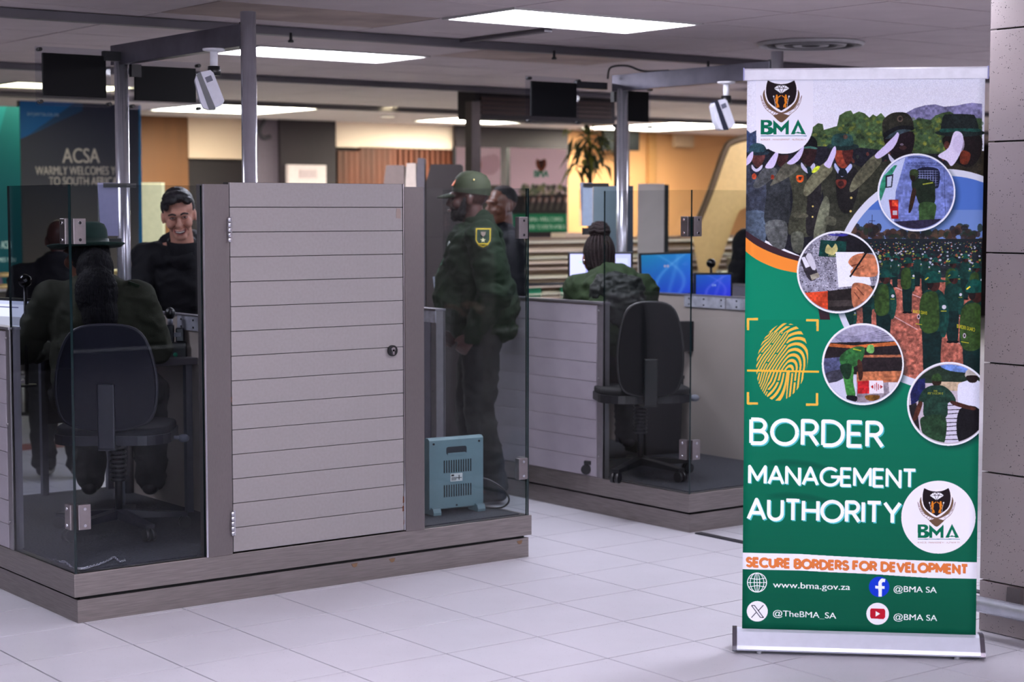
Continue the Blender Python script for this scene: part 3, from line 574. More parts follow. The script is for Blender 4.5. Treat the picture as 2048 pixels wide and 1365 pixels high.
    cv.poly(tab, (238, 238, 248)); bma_logo(cv, 1562.5, 189, 1.0)
    # fingerprint scanner
    yel = (236, 190, 84)
    for P_ in ([(1496, 661), (1496, 639), (1516, 639)], [(1612, 641), (1635, 641), (1635, 663)], [(1496, 785), (1496, 808), (1516, 808)], [(1612, 810), (1634, 810), (1634, 787)]): cv.line(P_, .0085, yel)
    X0, Y0 = cv.pts([(1508, 808)])[0]; X1, Y1 = cv.pts([(1622, 640)])[0]
    xx, yy = np.meshgrid(np.arange(int(X0), int(X1)), np.arange(int(Y0), int(Y1)))
    c0 = cv.pts([(1564, 725)])[0]; cr = cv.pts([(1616, 725)])[0][0]-c0[0]; u_ = (xx-c0[0])/cr*52; v_ = -(yy-c0[1])/cr*52
    ex = u_-.0018*v_*v_*0+.10*v_
    inside = (ex/51)**2+(v_/79)**2 < 1
    core = np.where(v_ < 22, np.hypot((u_-12+.28*(v_-22)), (v_-22)*.62), np.abs(u_-12+.10*(v_-22)))
    left = (u_ < 12) & (v_ > -60)
    ph = np.where(left, core+.45*np.clip(12-u_, 0, 60)*np.clip((v_+40)/80, 0, 1)-.55*v_*np.clip((12-u_)/40, 0, 1), core)
    band = np.sin(ph*2*PI/7.0) > -.12
    sec = (np.floor(ph/7.0+.2)*37.7+np.floor(v_/19)*11.3) % 7; brk = (sec < 1.0) & ((v_ % 19) < 3.2)
    mk = inside & band & ~brk
    sub = cv.a[int(Y0):int(Y1), int(X0):int(X1)]; sub[mk[:sub.shape[0], :sub.shape[1]]] = yel
    cv.line([(1494, 742), (1638, 744)], .007, (242, 190, 70))
    # heading
    for y0, y1, y2 in ((924, 934, 928), (990, 1000, 994)):
        for j in range(9): cv.poly(smooth_closed([(1530, y0+j), (1570, y0-6+j), (1620, y0-2+j), (1670, y1-1+j), (1730, y0-8+j)], 6, False)+[(1700, y0+2+j), (1660, y1+3+j), (1600, y0+4+j)], (0, 90, 70), .12)
    for dx, dy, c in ((.004, -.004, (90, 196, 200)), (0, 0, (246, 248, 252))):
        letters(cv, 'BORDER', (1498, 891), (1768, 898), .098, .0135, c, .22, dx, dy)
        letters(cv, 'MANAGEMENT', (1496, 970), (1833, 978), .070, .0105, c, .20, dx*.7, dy*.7)
        letters(cv, 'AUTHORITY', (1493, 1042), (1803, 1050), .082, .0125, c, .20, dx, dy)
    # round logo
    cv.oval(1876.8, 1035.4, 74.5, 73, (240, 238, 246), n=80); bma_logo(cv, 1873, 1003, .92)
    # slogan strip
    cv.poly([(1470, 1106), (1600, 1109), (1760, 1118), (1860, 1123), (1970, 1126), (1970, 1159), (1860, 1157), (1760, 1150), (1600, 1142), (1470, 1139)], (240, 238, 246))
    letters(cv, 'SECURE BORDERS FOR DEVELOPMENT', (1491, 1135), (1936, 1150), .037, .0088, (206, 120, 90), .26, .0015, -.0015)
    letters(cv, 'SECURE BORDERS FOR DEVELOPMENT', (1491, 1135), (1936, 1150), .037, .0084, (224, 134, 72), .26)
    # addresses
    wh = (240, 244, 244)
    gx, gy, gr = 1514, 1166, 19
    cv.line([(gx+gr*math.cos(t), gy+gr*math.sin(t)) for t in np.linspace(0, 2*PI, 40)], .0032, wh)
    for f in (.28, .72):
        cv.line([(gx+gr*f*math.cos(t), gy+gr*math.sin(t)) for t in np.linspace(0, 2*PI, 36)], .0026, wh)
    for dy in (-9, 0, 9): h_ = math.sqrt(gr*gr-dy*dy); cv.line(smooth_closed([(gx-h_, gy+dy), (gx, gy+dy*(.72 if dy else 1)), (gx+h_, gy+dy)], 6, False), .0026, wh)
    cv.line([(gx, gy-gr), (gx, gy+gr)], .0026, wh)
    font_text(cv, 'www.bma.gov.za', (1546, 1176), (1700, 1181), .023, wh, bold=.004)
    cv.oval(1758, 1174.5, 20.5, 20.5, (22, 66, 206), n=50)
    cv.line([(1770, 1162), (1764, 1161), (1760, 1166), (1760, 1194)], .012, wh); cv.line([(1750, 1175), (1769, 1176)], .010, wh)
    font_text(cv, '@BMA SA', (1787, 1184), (1873, 1187), .022, wh, bold=.004)
    cv.oval(1514.5, 1223.5, 21, 20.5, (240, 240, 248), n=50)
    cv.line([(1503, 1212), (1509, 1212), (1527, 1236), (1521, 1236), (1503, 1212)], .0026, (30, 28, 40)); cv.line([(1527, 1211), (1517, 1222)], .0026, (30, 28, 40)); cv.line([(1512, 1226), (1503, 1236)], .0026, (30, 28, 40))
    font_text(cv, '@TheBMA_SA', (1546, 1233), (1672, 1238), .022, wh, bold=.004)
    cv.oval(1755, 1228.5, 22.5, 22, (240, 238, 244), n=50); cv.poly([(1742, 1218), (1768, 1218.5), (1770, 1222), (1770, 1235), (1767, 1239), (1742, 1238), (1740, 1234), (1740, 1221)], (190, 26, 52)); cv.poly([(1751, 1223), (1751, 1234), (1760, 1228.5)], wh)
    font_text(cv, '@BMA SA', (1787, 1240), (1874, 1243), .022, wh, bold=.004)
    return cv
# ================================================================ setting
FTILE = speckle('terrazzo_tile', (184, 182, 190), (132, 124, 126), .28, 150, .09)
CTILE = mat('ceiling_tile', (192, 180, 180), .85, 0, .05, 4, bump=.15, bscale=160)
CTILE_S = mat('ceiling_tile_stained', (166, 148, 140), .85, 0, .30, 2.2, bump=.15)
fl = MB().box(-6, 24, -6, 18, -.06, -.006).build('floor', mat('floor_grout', (44, 38, 50), .9), kind='structure')
px_, py_ = .413, .397; fx0, fy0 = 3.166, 5.508
cells = []
for i in range(-24, 52):
    for j in range(-30, 34):
        x, y = fx0+i*px_, fy0+j*py_
        if x < -6 or x > 23.5 or y < -6 or y > 16.4: continue
        u, v, d = proj((x+px_/2, y+py_/2, 0)); vis = d > 1 and -120 < u < 2170 and 560 < v < 1480
        cells.append((0 if vis else 1, d, x, y))
cells.sort()
tm = MB().box(.003, px_-.003, .003, py_-.003, -.008, 0, bev=.0008).build('tile', FTILE, fl)
first = True; rest = MB(); n = 0
for vis, d, x, y in cells:
    if vis == 0 and n < 300:
        o = tm if first else dupobj(tm, parent=fl); first = False; o.location = (x, y, 0); n += 1
    else: rest.box(x+.002, x+px_-.002, y+.002, y+py_-.002, -.008, 0)
rest.build('tile_field', FTILE, fl, kind='stuff')
strip = MB().box(5.885, 5.925, 2.2, 6.30, .0, .006).build('floor_dark_strip', mat('black_strip', (30, 30, 38), .5), fl)  # thin dark strip along the floor from the booth corner
MB().box(3.6, 5.2, 11.15, 11.45, 0, .002).build('queue_line', mat('red_tape', (120, 26, 26), .5), fl)

# ---- ceiling
LIGHTS = [  # x, y, w, d, label, group
 (5.05, 6.65, 1.2, .6, 'largest bright ceiling light, above the gap between the two booths', 0),
 (5.05, 9.05, 1.2, .6, 'cool white ceiling light passing behind the nearer steel post', 0),
 (7.45, 14.3, 1.2, 1.2, 'greenish ceiling light under the cool one behind the nearer steel post', 0),
 (10.6, 14.75, 1.1, 1.0, 'small far ceiling light split by the distant square post', 0),
 (13.05, 14.2, 1.2, 1.8, 'greenish ceiling light over the escalator, left of the hanging scanner', 0),
 (5.05, 12.65, 1.0, .6, 'dim yellowish ceiling light seen behind the leftmost hanging screen', 0)]
for x in (-1.0, 2.0, 5.05, 8.65):
    for y in (4.25, 1.25, -2.0): LIGHTS.append((x, y, 1.2, .6, 'unseen ceiling light added to light the open hall in front of the booths', 1))  # out-of-view panels added to light the foreground
LIGHTS += [(9.2, 8.75, 1.2, .6, 'unseen ceiling light added behind the roll-up banner, nearest of the three in a slanting row', 0), (10.2, 9.6, 1.2, .6, 'unseen ceiling light added behind the roll-up banner, middle of the three in a slanting row', 0), (11.6, 10.6, 1.2, .6, 'unseen ceiling light added behind the roll-up banner, farthest of the three in a slanting row', 0)]  # panels hidden by the banner, added to brighten the banded counter
LIGHTS += [(1.45, 7.85, 1.2, .6, 'unseen ceiling light added over the open hall left of the booths', 2), (12.65, 8.45, 1.2, .6, 'unseen ceiling light added beyond the right booth', 3), (15.5, 11.5, 1.2, .6, 'unseen ceiling light added beyond the right booth', 3)]  # out-of-view panels added to light the booths and the far end
CZ = 2.5
ce = MB().box(-6, 24, -6, 18, CZ+.03, CZ+.08).build('ceiling', GAP, kind='structure')
cm = MB().box(.007, 1.193, .007, .593, 0, .018).build('ceiling_tile', CTILE, ce); cm2 = None
first = True; n = 0; rest = MB(); cc = []
for i in range(-9, 16):
    for j in range(-21, 17):
        x, y = 5.05+i*1.2, 6.65+j*.6
        cx, cy = x+.6, y+.3
        if any(l[0]-.02 < cx < l[0]+l[2]+.02 and l[1]-.02 < cy < l[1]+l[3]+.02 for l in LIGHTS): continue
        u, v, d = proj((cx, cy, CZ)); vis = d > 1 and -260 < u < 2200 and -60 < v < 300
        cc.append((0 if vis else 1, d, x, y))
cc.sort()
for vis, d, x, y in cc:
    if vis == 0 and n < 300:
        stained = (abs(x-3.85) < .1 and abs(y-7.25) < .1) or (abs(x-6.25) < .1 and abs(y-8.45) < .1)
        if stained:
            o = MB().box(.005, 1.195, .005, .595, 0, .018).build('ceiling_tile', CTILE_S, ce); o['label'] = 'stained brown ceiling tile'
        else:
            o = cm if first else dupobj(cm, parent=ce); first = False
        o.location = (x, y, CZ); n += 1
    else: rest.box(x+.005, x+1.195, y+.005, y+.595, CZ, CZ+.018)
rest.build('ceiling_tile_field', CTILE, ce, kind='stuff')
RAIL = mat('ceiling_rail', (96, 92, 98), .5, .4, .08, 5)
for y in (8.08, 11.05, 13.75):
    m_ = MB().box(-5, 23, y-.03, y+.03, CZ-.045, CZ-.004)
    m_.box(-5, 23, y+.03, y+.09, CZ-.012, CZ-.004)
    m_.build('ceiling_rail', RAIL, ce)
for x, y in ((4.68, 8.05), (6.4, 8.05), (7.6, 8.05)):
    MB().cyl((x, y, CZ-.03), (x, y, CZ-.075), .008).lathe([(.012, -.080), (.016, -.074), (.006, -.06)], 14, (x, y, CZ), cap=True).build('rail_clamp', BLACK, ce)
tc_ = MB().box(5.74, 5.79, 7.3, 8.05, CZ-.02, CZ-.004).build('ceiling_rail', RAIL, ce)
DIFF = mat('light_diffuser', (255, 252, 255), .5, emis=PANEL_STRENGTH, emis_rgb=(240, 240, 255))
DIFFG = mat('light_diffuser_greenish', (250, 255, 235), .5, emis=PANEL_STRENGTH*1.35, emis_rgb=(246, 250, 226))
DIFFD = mat('light_diffuser_dim', (250, 250, 225), .5, emis=PANEL_STRENGTH*.35, emis_rgb=(250, 246, 196))
FRAME = mat('light_frame', (190, 186, 184), .5, .0)
for k, (x, y, w_, d_, lab, g) in enumerate(LIGHTS):
    t = thing('ceiling_light', lab, 'ceiling light', (x+w_/2, y+d_/2, CZ), group=(None, 'unseen ceiling lights added over the front hall', None, 'unseen ceiling lights added beyond the right booth')[g])
    a, b = w_/2-.008, d_/2-.008
    f = MB(); f.box(-a, a, -b, -b+.022, -.008, .02); f.box(-a, a, b-.022, b, -.008, .02); f.box(-a, -a+.022, -b+.022, b-.022, -.008, .02); f.box(a-.022, a, -b+.022, b-.022, -.008, .02)
    f.build('frame', FRAME, t)
    MB().box(-a+.022, a-.022, -b+.022, b-.022, .0, .012).build('diffuser', DIFFD if k == 5 else DIFFG if k in (2, 3, 4) else DIFF, t)
# round air diffuser
t = thing('air_vent', 'round louvred air vent in the ceiling above the roll-up banner', 'air vent', (7.44, 7.05, CZ))
VW = mat('vent_white', (186, 182, 182), .5)
for k in range(6):
    r = .30-k*.048
    MB().lathe([(r, -.004), (r-.012, -.022), (r-.026, -.006), (r-.020, .004)], 40).build('louver', VW if k % 2 == 0 else mat('vent_dark', (70, 66, 68), .6), t)
MB().lathe([(.30, .002), (.001, .002)], 40).build('backing', GAP, t)
for k, (px, py) in enumerate(((780, 215), (775, 234))):
    p = atz(px, py, CZ-.01); t = thing('downlight', ['small round downlight, the higher of two over the slatted timber wall', 'small round downlight, the lower of two over the slatted timber wall'][k], 'ceiling light', p)
    MB().lathe([(.07, 0), (.075, .008), (.05, .012)], 20).build('rim', WHITE, t)
    MB().lathe([(.05, .006), (.001, .006)], 20).build('lamp', mat('warm_lamp', (255, 240, 190), .5, emis=8), t)
# ---- walls
WCREAM = mat('cream_wall', (206, 178, 158), .8, 0, .04, 2)
MB().box(-6, 24, 16.6, 16.8, 0, 2.56).build('wall_back', mat('dark_wall', (30, 20, 26), .8, 0, .1, 2), kind='structure')
MB().box(23.8, 24, -6, 16.6, 0, 2.56).build('wall_right', WCREAM, kind='structure')
MB().box(-6.2, -6, -6, 18, 0, 2.56).build('wall_left', mat('grey_wall', (50, 45, 48), .8, 0, .04, 2), kind='structure')
MB().box(5.0, 24, -6.2, -6, 0, 2.56).box(-6, 5.0, -6.2, -6, 0, .25).build('wall_front', mat('dim_wall', (34, 30, 34), .8, 0, .06, 2), kind='structure')
wn = MB()
for x in (-6, -3.8, -1.6, .6, 2.8, 4.95): wn.box(x, x+.06, -6.15, -6.05, .25, 2.5)
wn.box(-6, 5, -6.15, -6.05, 2.44, 2.5).build('window_1', mat('window_frame', (90, 88, 92), .4, .5), kind='structure')
# ---- column with stone panels
STONE = speckle('speckled_stone', (156, 144, 144), (50, 42, 46), .45, 110, .15)
YE = 4.20
col = MB().box(5.392, 6.3, 2.2, YE-.012, 0, CZ+.02).build('column', GAP, kind='structure')
zs = [0, .193]+[.193+.4057*k for k in range(1, 6)]+[CZ]
ys = [2.2, 2.6, 3.0, 3.4, 3.8, YE]
ys = [2.2, 2.87, 3.535, YE]
for a, b in zip(zs[:-1], zs[1:]):
    for y0, y1 in zip(ys[:-1], ys[1:]):
        MB().box(5.37, 5.392, y0+.0025, y1-.0025, a+.003, b-.003, bev=.0012).build('stone_panel', STONE, col)
    MB().box(5.372, 6.3, YE-.012, YE, a+.003, b-.003).build('stone_panel', STONE, col)
t = thing('bumper_rail', 'low polished tubular rail bracketed to the speckled stone column', 'rail', (5.30, 3.2, 0))
MB().cyl((0, -1.0, .118), (0, .985, .118), .030).build('tube', mat('rail_tube', (196, 196, 210), .25, .55), t)
for y in (.83, -.4): MB().prism([(.0, .10), (.068, .10), (.068, .19), (.05, .19), (.045, .135), (0, .125)], 'y', y-.03, y+.03).build('bracket', STEEL_D, t)

# ================================================================ booths
def pane(root, kind, a0, a1, c, z0=.19, z1=1.662, th=.010, m=GLASS, edge=GEDGE, lab=None):
    b = MB()
    if kind == 'x': b.box(a0, a1, c, c+th, z0, z1); b.mi = [1, 1, 0, 0, 1, 1]
    else: b.box(c, c+th, a0, a1, z0, z1); b.mi = [0, 0, 1, 1, 1, 1]
    return b.build('glass_pane', [m, edge], root)
def clip(par, c, axis, s):
    """square clamp on a pane; c: centre, axis: pane normal"""
    b = MB(); x, y, z = c
    if axis == 'y': b.box(x-.025, x+.025, y-.010, y+.020, z-.048, z+.048, bev=.002)
    else: b.box(x-.010, x+.020, y-.025, y+.025, z-.048, z+.048, bev=.002)
    o = b.build('clip', mat('clip_steel', (140, 132, 134), .3, .9, .1, 20), par)
    for dz in (-.032, .032):
        q = MB()
        if axis == 'y': q.cyl((x, y-.014, z+dz), (x, y-.008, z+dz), .006, n=10)
        else: q.cyl((x-.014, y, z+dz), (x-.008, y, z+dz), .006, n=10)
        q.build('screw', CHROME, par)
DEP = 1.93; BWID = 2.19
PARTM = mat('beige_partition', (158, 146, 140), .6, .0, .06, 3)
def booth(x0, label, gl, pw_=.558, name='passport_booth'):
    t = thing(name, label, 'booth', (x0, 6.33, 0))
    b = MB().box(.014, BWID-.014, .006, DEP-.01, .0, .088); b.build('plinth', STEEL_H, t)
    MB().box(.03, BWID-.03, .02, DEP-.02, .086, .102).build('shadow_gap', GAP, t)
    MB().box(0, BWID, 0, DEP, .1, .19, bev=.002).build('platform', STEEL_H, t)
    MB().box(.04, BWID-.04, .04, DEP-.04, .19, .196).build('floor_mat', BLACKR, t)
    # door between its posts
    MB().box(pw_, .672, -.004, .05, .19, 1.668).build('post', STEEL_D, t)
    MB().box(1.505, 1.602, -.004, .05, .19, 1.664).build('post', STEEL_D, t)
    MB().box(pw_-.003, pw_+.005, -.006, -.004, .19, 1.668).build('glazing_bead', CHROME, t)
    d = MB().box(.676, 1.503, .012, .05, .194, 1.676).build('door', GAP, t)
    sl = None
    for k in range(15):
        z = .197+k*.0987
        if sl is None: sl = MB().box(.678, 1.497, .0, .014, 0, .0962, bev=.0012).build('slat', SLAT, d)
        o = sl if k == 0 else dupobj(sl, parent=d)
        o.location = (0, 0, z)
    MB().box(1.498, 1.503, -.003, .012, .197, 1.676).build('edge_strip', CHROME, d)
    for z in (1.49, .315):
        q = MB()
        for i in range(5): q.cyl((.668, -.012, z-.05+i*.02+.001), (.668, -.012, z-.05+i*.02+.019), .0075, n=12)
        q.box(.668, .684, -.006, .002, z-.05, z+.05)
        q.build('hinge', CHROME, d)
    lk = atY(784, 721, 6.33); lx = lk.x-2.72
    lo = MB().cyl((lx, -.002, .972), (lx, -.012, .972), .0235, n=28).build('lock', BLACK, d)
    MB().cyl((lx, -.011, .978), (lx, -.017, .978), .009, n=16).box(lx-.0045, lx+.0045, -.017, -.011, .955, .978).build('lock_cylinder', CHROME, d)
    # cupboard behind the door, sides and back
    k = MB(); k.box(.69, .70, .05, .10, .19, 1.655); k.box(1.48, 1.49, .05, .10, .19, 1.655); k.box(.69, 1.49, .10, .11, .19, 1.655)
    k.build('cupboard', mat('cupboard_grey', (96, 92, 100), .6), t)
    # front and side glass
    near = x0 < 4
    p1 = pane(t, 'x', .016, pw_-.002, .006, m=GLASS_F if near else GLASS, edge=GEDGE); p2 = pane(t, 'y', .004, gl, .004, m=GLASS_S if near else GLASS)
    p3 = pane(t, 'x', 1.603, 2.166, .006, edge=GEDGEL); p4 = pane(t, 'y', .004, .66, 2.166, edge=GEDGE); p4.data.polygons[3].material_index = 0
    for z in (1.487, .405):
        clip(p1, (.045, .006, z), 'y', 1); clip(p2, (.004, .040, z), 'x', 1); clip(p3, (2.140, .006, z), 'y', 1)
        clip(p4, (2.166, .040, z), 'x', 1)
    # low side walls with slats outside
    for side in (0, 1):
        xa, xb = ((.0, .012), (2.166, 2.178))[side]; inner = ((.012, .045), (2.125, 2.166))[side]; g = gl if side == 0 else .66
        wl = MB().box(inner[0], inner[1], g+.05, DEP-.03, .19, 1.085).build('side_wall', PARTM if side == 0 else mat('grey_partition', (112, 108, 120), .6), t)
        sl = None
        for q in range(9):
            if sl is None: sl = MB().box(xa, xb, g+.05, DEP-.02, 0, .0965, bev=.0012).build('slat', SLAT2, wl)
            o = sl if q == 0 else dupobj(sl, parent=wl)
            o.location = (0, 0, .192+q*.0987)
        e = MB(); e.box(xa, inner[1] if side == 0 else xb, g, g+.024, .19, 1.088); 
        if side == 1: e = MB(); e.box(inner[0], xb, g, g+.024, .19, 1.088)
        e.box(min(xa, inner[0])+.004, max(xb, inner[1])-.004, g+.026, g+.05, .19, 1.088)
        for z in (.3, .7, 1.05): e.cyl(((xa if side == 0 else inner[0])-.003, g+.036, z), ((xa if side == 0 else inner[0])+.006, g+.036, z), .005, n=8)
        e.build('end_post', mat('aluminium', (150, 146, 150), .35, .8), wl)
        MB().box(min(xa, inner[0])-.004, max(xb, inner[1])+.004, g, DEP-.02, 1.086, 1.096).build('top_rail', mat('aluminium_cap', (176, 172, 180), .3, .8), wl)
        if side == 1:
            MB().box(inner[0]-.004, inner[0], g, g+.45, 1.03, 1.09).build('cover_plate', mat('alu_plate', (196, 196, 208), .35, .45, .25, 25), wl)
    # the central partition with its plate
    pw = MB().box(1.02, 1.05, .36, DEP-.04, .196, 1.083).build('partition', PARTM, t)
    MB().box(1.014, 1.056, .36, DEP-.04, 1.083, 1.091).build('top_rail', mat('aluminium_cap'
        , (176, 172, 180)), pw)
    MB().box(1.012, 1.02, .40, .80, 1.02, 1.082).build('cover_plate', mat('alu_plate', (168, 166, 176)), pw)
    MB().box(1.012, 1.02, .81, 1.14, 1.02, 1.082).build('cover_plate', mat('alu_plate', (168, 166, 176)), pw)
    for y in (.43, .56, .72, .84, .98, 1.10):
        for z in (1.035, 1.068): MB().cyl((1.009, y, z), (1.013, y, z), .005, n=8).build('screw', BLACK, pw)
    # steel portal: two tubes and a beam
    for y in (.42, 1.67):
        MB().cyl((1.0, y, .196), (1.0, y, 2.40 if y < 1 else 2.27), .033, n=28).build('tube_post', TUBE, t)
    MB().box(.978, 1.03, .455, 1.74, 2.258, 2.352, bev=.002).build('beam', BEAMM, t)
    MB().box(.985, 1.02, .44, .47, 2.25, 2.36).build('beam_end', BLACK, t)
    return t
b1 = booth(2.718, 'nearer steel and glass booth with closed slatted door, portable heater inside', .60)
b2 = booth(5.870, 'farther steel and glass booth partly hidden by the roll-up banner', .65, .625)
# a brown tape patch and rust marks on the nearer door
p = atY(797, 427, 6.33)
dr = [c for c in b1.children if c.name.startswith('door')][0]
MB().prism([(-.012, -.02), (.010, -.022), (.012, 0), (.008, .02), (-.009, .021), (-.013, .005)], 'y', -.0012, .0006, M=Matrix.Translation((p.x-2.718, 0, p.z))).build('tape_patch', mat('tape_brown', (138, 122, 116), .7), dr)
for px, py, s in ((462, 800, 1), (807, 1000, 1.2), (806, 1018, 1), (808, 1045, .8)):
    p = atY(px, py, 6.33); MB().prism([(-.003*s, -.012*s), (.004*s, -.009*s), (.002*s, .0), (.005*s, .008*s), (-.002*s, .013*s)], 'y', -.0015, .0006, M=Matrix.Translation((p.x-2.718, 0, p.z))).build('rust_mark', mat('rust', (92, 52, 34), .9), dr)
for px, py in ((710, 1130), (785, 1120), (1040, 1084)):
    p = atY(px, py, 6.336); MB().prism([(-.018, .004), (.012, .006), (.008, -.008), (-.004, -.012), (-.012, -.006)], 'y', .004, .0065, M=Matrix.Translation((p.x-2.718, 0, min(p.z, .082)))).build('rust_mark', mat('rust_light', (112, 84, 60), .8), b1)

# ---- hanging screens in clear plates, at the far end of each beam
def hang_screen(x0, x1, z0, z1, y, label, inset=(.03, .03, .03, .045), arm=None):
    t = thing('hanging_screen', label, 'screen', ((x0+x1)/2, y, z0)); a = (x1-x0)/2; h = z1-z0
    MB().box(-a, a, .022, .028, 0, h, bev=.001).build('clear_plate', [ACRYL], t)
    MB().box(-a+inset[0], a-inset[1], .0065, .0215, inset[3], h-inset[2], bev=.002).build('screen', mat('black_screen', (5, 5, 8), .5, spec=.15), t)
    for sx in (-1, 1):
        for z in (.016, h-.016): MB().cyl((sx*(a-.016), -.004, z), (sx*(a-.016), .03, z), .009, n=12).build('bolt', BLACK, t)
    if arm: MB().box(arm[0]-(x0+x1)/2, arm[1]-(x0+x1)/2, .0, .03, arm[2]-z0, arm[3]-z0).build('arm', BLACK, t)
    return t
hang_screen(3.279, 3.652, 2.05, 2.322, 7.95, 'leftmost black hanging screen, clear plate left of the nearer beam', arm=(3.61, 3.70, 2.27, 2.315))
hang_screen(3.740, 4.122, 2.045, 2.285, 7.95, 'black hanging screen behind the nearer beam, right of the leftmost screen', arm=(3.75, 3.80, 2.20, 2.26))
hang_screen(6.252, 6.644, 2.055, 2.328, 8.10, 'black hanging screen at the left end of the farther booth beam', arm=(6.61, 6.84, 2.27, 2.31))
hang_screen(6.90, 7.20, 2.045, 2.30, 8.10, 'black hanging screen just right of the farther booth tube post', arm=(6.89, 6.93, 2.2, 2.26))
# ---- scanner hung from the beam
def scanner(x, y, label, tilt=0):
    t = thing('hanging_scanner', label, 'camera', (x, y, 2.256))
    MB().lathe([(.0, 0), (.048, 0), (.048, -.008), (.02, -.014), (0, -.014)], 24).build('ceiling_flange', WHITE, t)
    MB().cyl((0, 0, -.01), (0, 0, -.095), .0165).build('stem', WHITE, t)
    MB().cyl((0, 0, -.075), (0, 0, -.115), .026, .030).build('joint', BLACK, t)
    M = Matrix.Translation((-.022, .016, -.178)) @ Matrix.Rotation(math.radians(66), 4, 'Z') @ Matrix.Rotation(math.radians(-22), 4, 'X')
    SW = mat('scanner_white', (206, 206, 220), .35)
    MB().prism([(-.048, .06), (-.040, .075), (.002, .082), (.002, -.082), (-.030, -.080), (-.046, -.066)], 'x', -.036, .036, M=M).build('rear_shell', SW, t)
    MB().prism([(.002, .084), (.022, .078), (.030, -.078), (.002, -.088)], 'x', -.040, .040, M=M).build('dark_rim', mat('scanner_dark', (24, 28, 48), .3), t)
    MB().prism([(.022, .076), (.036, .060), (.050, -.030), (.048, -.064), (.030, -.078)], 'x', -.035, .035, M=M).build('front_shell', SW, t)
    MB().box(-.0375, -.0358, -.034, -.006, .030, .054, M=M).build('label_plate', mat('grey_label', (90, 92, 110), .5), t)
    return t
s1 = atY(462, 130, 6.33+.52); scanner(3.655, 6.94, 'white scanner camera hanging from the nearer beam beside the steel post')
scanner(6.80, 7.06, 'white scanner camera hanging from the farther beam beside the banner')
# black cable on top of far beam
tag(MB().tube(smooth_closed([(6.80, 8.05, 2.33), (6.78, 8.0, 2.39), (6.82, 7.9, 2.395), (6.86, 7.8, 2.36), (6.87, 7.6, 2.352)], 6, False), .006).build('cable', BLACK), 'short looped black cable on top of the farther beam', 'cable')

# ---- folded acrylic document holders clamped to the far tube posts
LAV = glass('lavender_acrylic', (.62, .64, .78), .9)
def holder(px0, px1, py0, py1, D, label, col=(150, 150, 190), clampx=(205, 262)):
    p = LD((px0+px1)/2, D); k = D/3589; z0 = CAM_H-(py1-418.5)*k; z1 = CAM_H-(py0-418.5)*k; w_ = (px1-px0)*k
    t = thing('document_holder', label, 'holder', (p.x, p.y, z0), -(PI/2-AX)+.25)
    MB().prism([(-w_/2, z1-z0), (-w_/2+.012, 0), (w_/2, 0), (w_/2, z1-z0)], 'y', 0, .006).build('front_sheet', mat('frosted_sheet_%d' % px0, col, .35), t)
    MB().box(-w_/2, -w_/2+.006, -.03, .03, .0, z1-z0).build('folded_edge', ACRYL, t)
    MB().box(-.02, .13, -.012, .022, z1-z0-.022, z1-z0-.002).build('clamp', BLACK, t)
    MB().box(-.02, .06, -.01, .02, -.05, -.012).build('lower_clamp', BLACK, t)
holder(196, 236, 366, 472, 8.35, 'lavender frosted document holder clamped to the nearer booth rear tube post')
holder(1160, 1186, 366, 452, 10.3, 'pale document holder clamped to the farther booth rear tube post', (140, 156, 176))
# ================================================================ far background
def slab(name, px0, py0, px1, py1, Y, m, label=None, cat=None, th=.05, parent=None, z0=None):
    a = atY(px0, (py0+py1)/2, Y); b = atY(px1, (py0+py1)/2, Y); c = (px0+px1)/2
    zt = atY(c, py0, Y).z; zb = atY(c, py1, Y).z if z0 is None else z0
    o = MB().box(a.x, b.x, Y, Y+th, zb, min(zt, CZ-.001)).build(name, m, parent)
    if label: tag(o, label, cat)
    return o
BYY = 16.5
slab('timber_panel', 276, 200, 377, 500, BYY, mat('brown_timber', (104, 60, 24), .6, 0, .12, 8, stretch=(1, 1, .1)), 'brown timber wall panel right of the blue welcome poster', 'panel', z0=0)
slab('wall_panel', 377, 200, 560, 318, BYY+.02, WCREAM, 'cream wall panel over a dark band behind the nearer steel post', 'panel')
slab('wall_panel', 512, 200, 561, 500, BYY-.1, mat('mauve_panel', (92, 80, 94), .7), 'mauve wall panel with a dark curved mark', 'panel', z0=0)
o = MB().tube(smooth_closed([tuple(atY(a, b, BYY-.11)) for a, b in ((530, 240), (521, 255), (520, 268), (528, 276), (541, 273))], 6, False), .025, 8).build('curved_mark', mat('dark_mark', (50, 44, 56), .6)); tag(o, 'dark curved mark mounted on the mauve panel', 'sign')
slab('wall_panel', 561, 200, 672, 500, BYY-.15, mat('aubergine_panel', (36, 24, 34), .7), 'dark aubergine wall panel behind the slatted door top', 'panel', z0=0)
t = thing('framed_notice', 'white framed notice on the dark wall above the slatted door', 'notice', (0, 0, 0))
slab('board', 577, 330, 653, 480, BYY-.20, mat('notice_board', (216, 196, 200), .6), parent=t)
slab('printed_mark', 600, 340, 634, 356, BYY-.21, mat('notice_mark', (190, 168, 176), .6), parent=t, th=.01)
slab('wall_panel', 672, 200, 912, 297, BYY-.1, mat('cream_fascia', (240, 216, 200), .8, 0, .03, 1), 'wide pale cream fascia over the dark orange timber slats', 'panel')
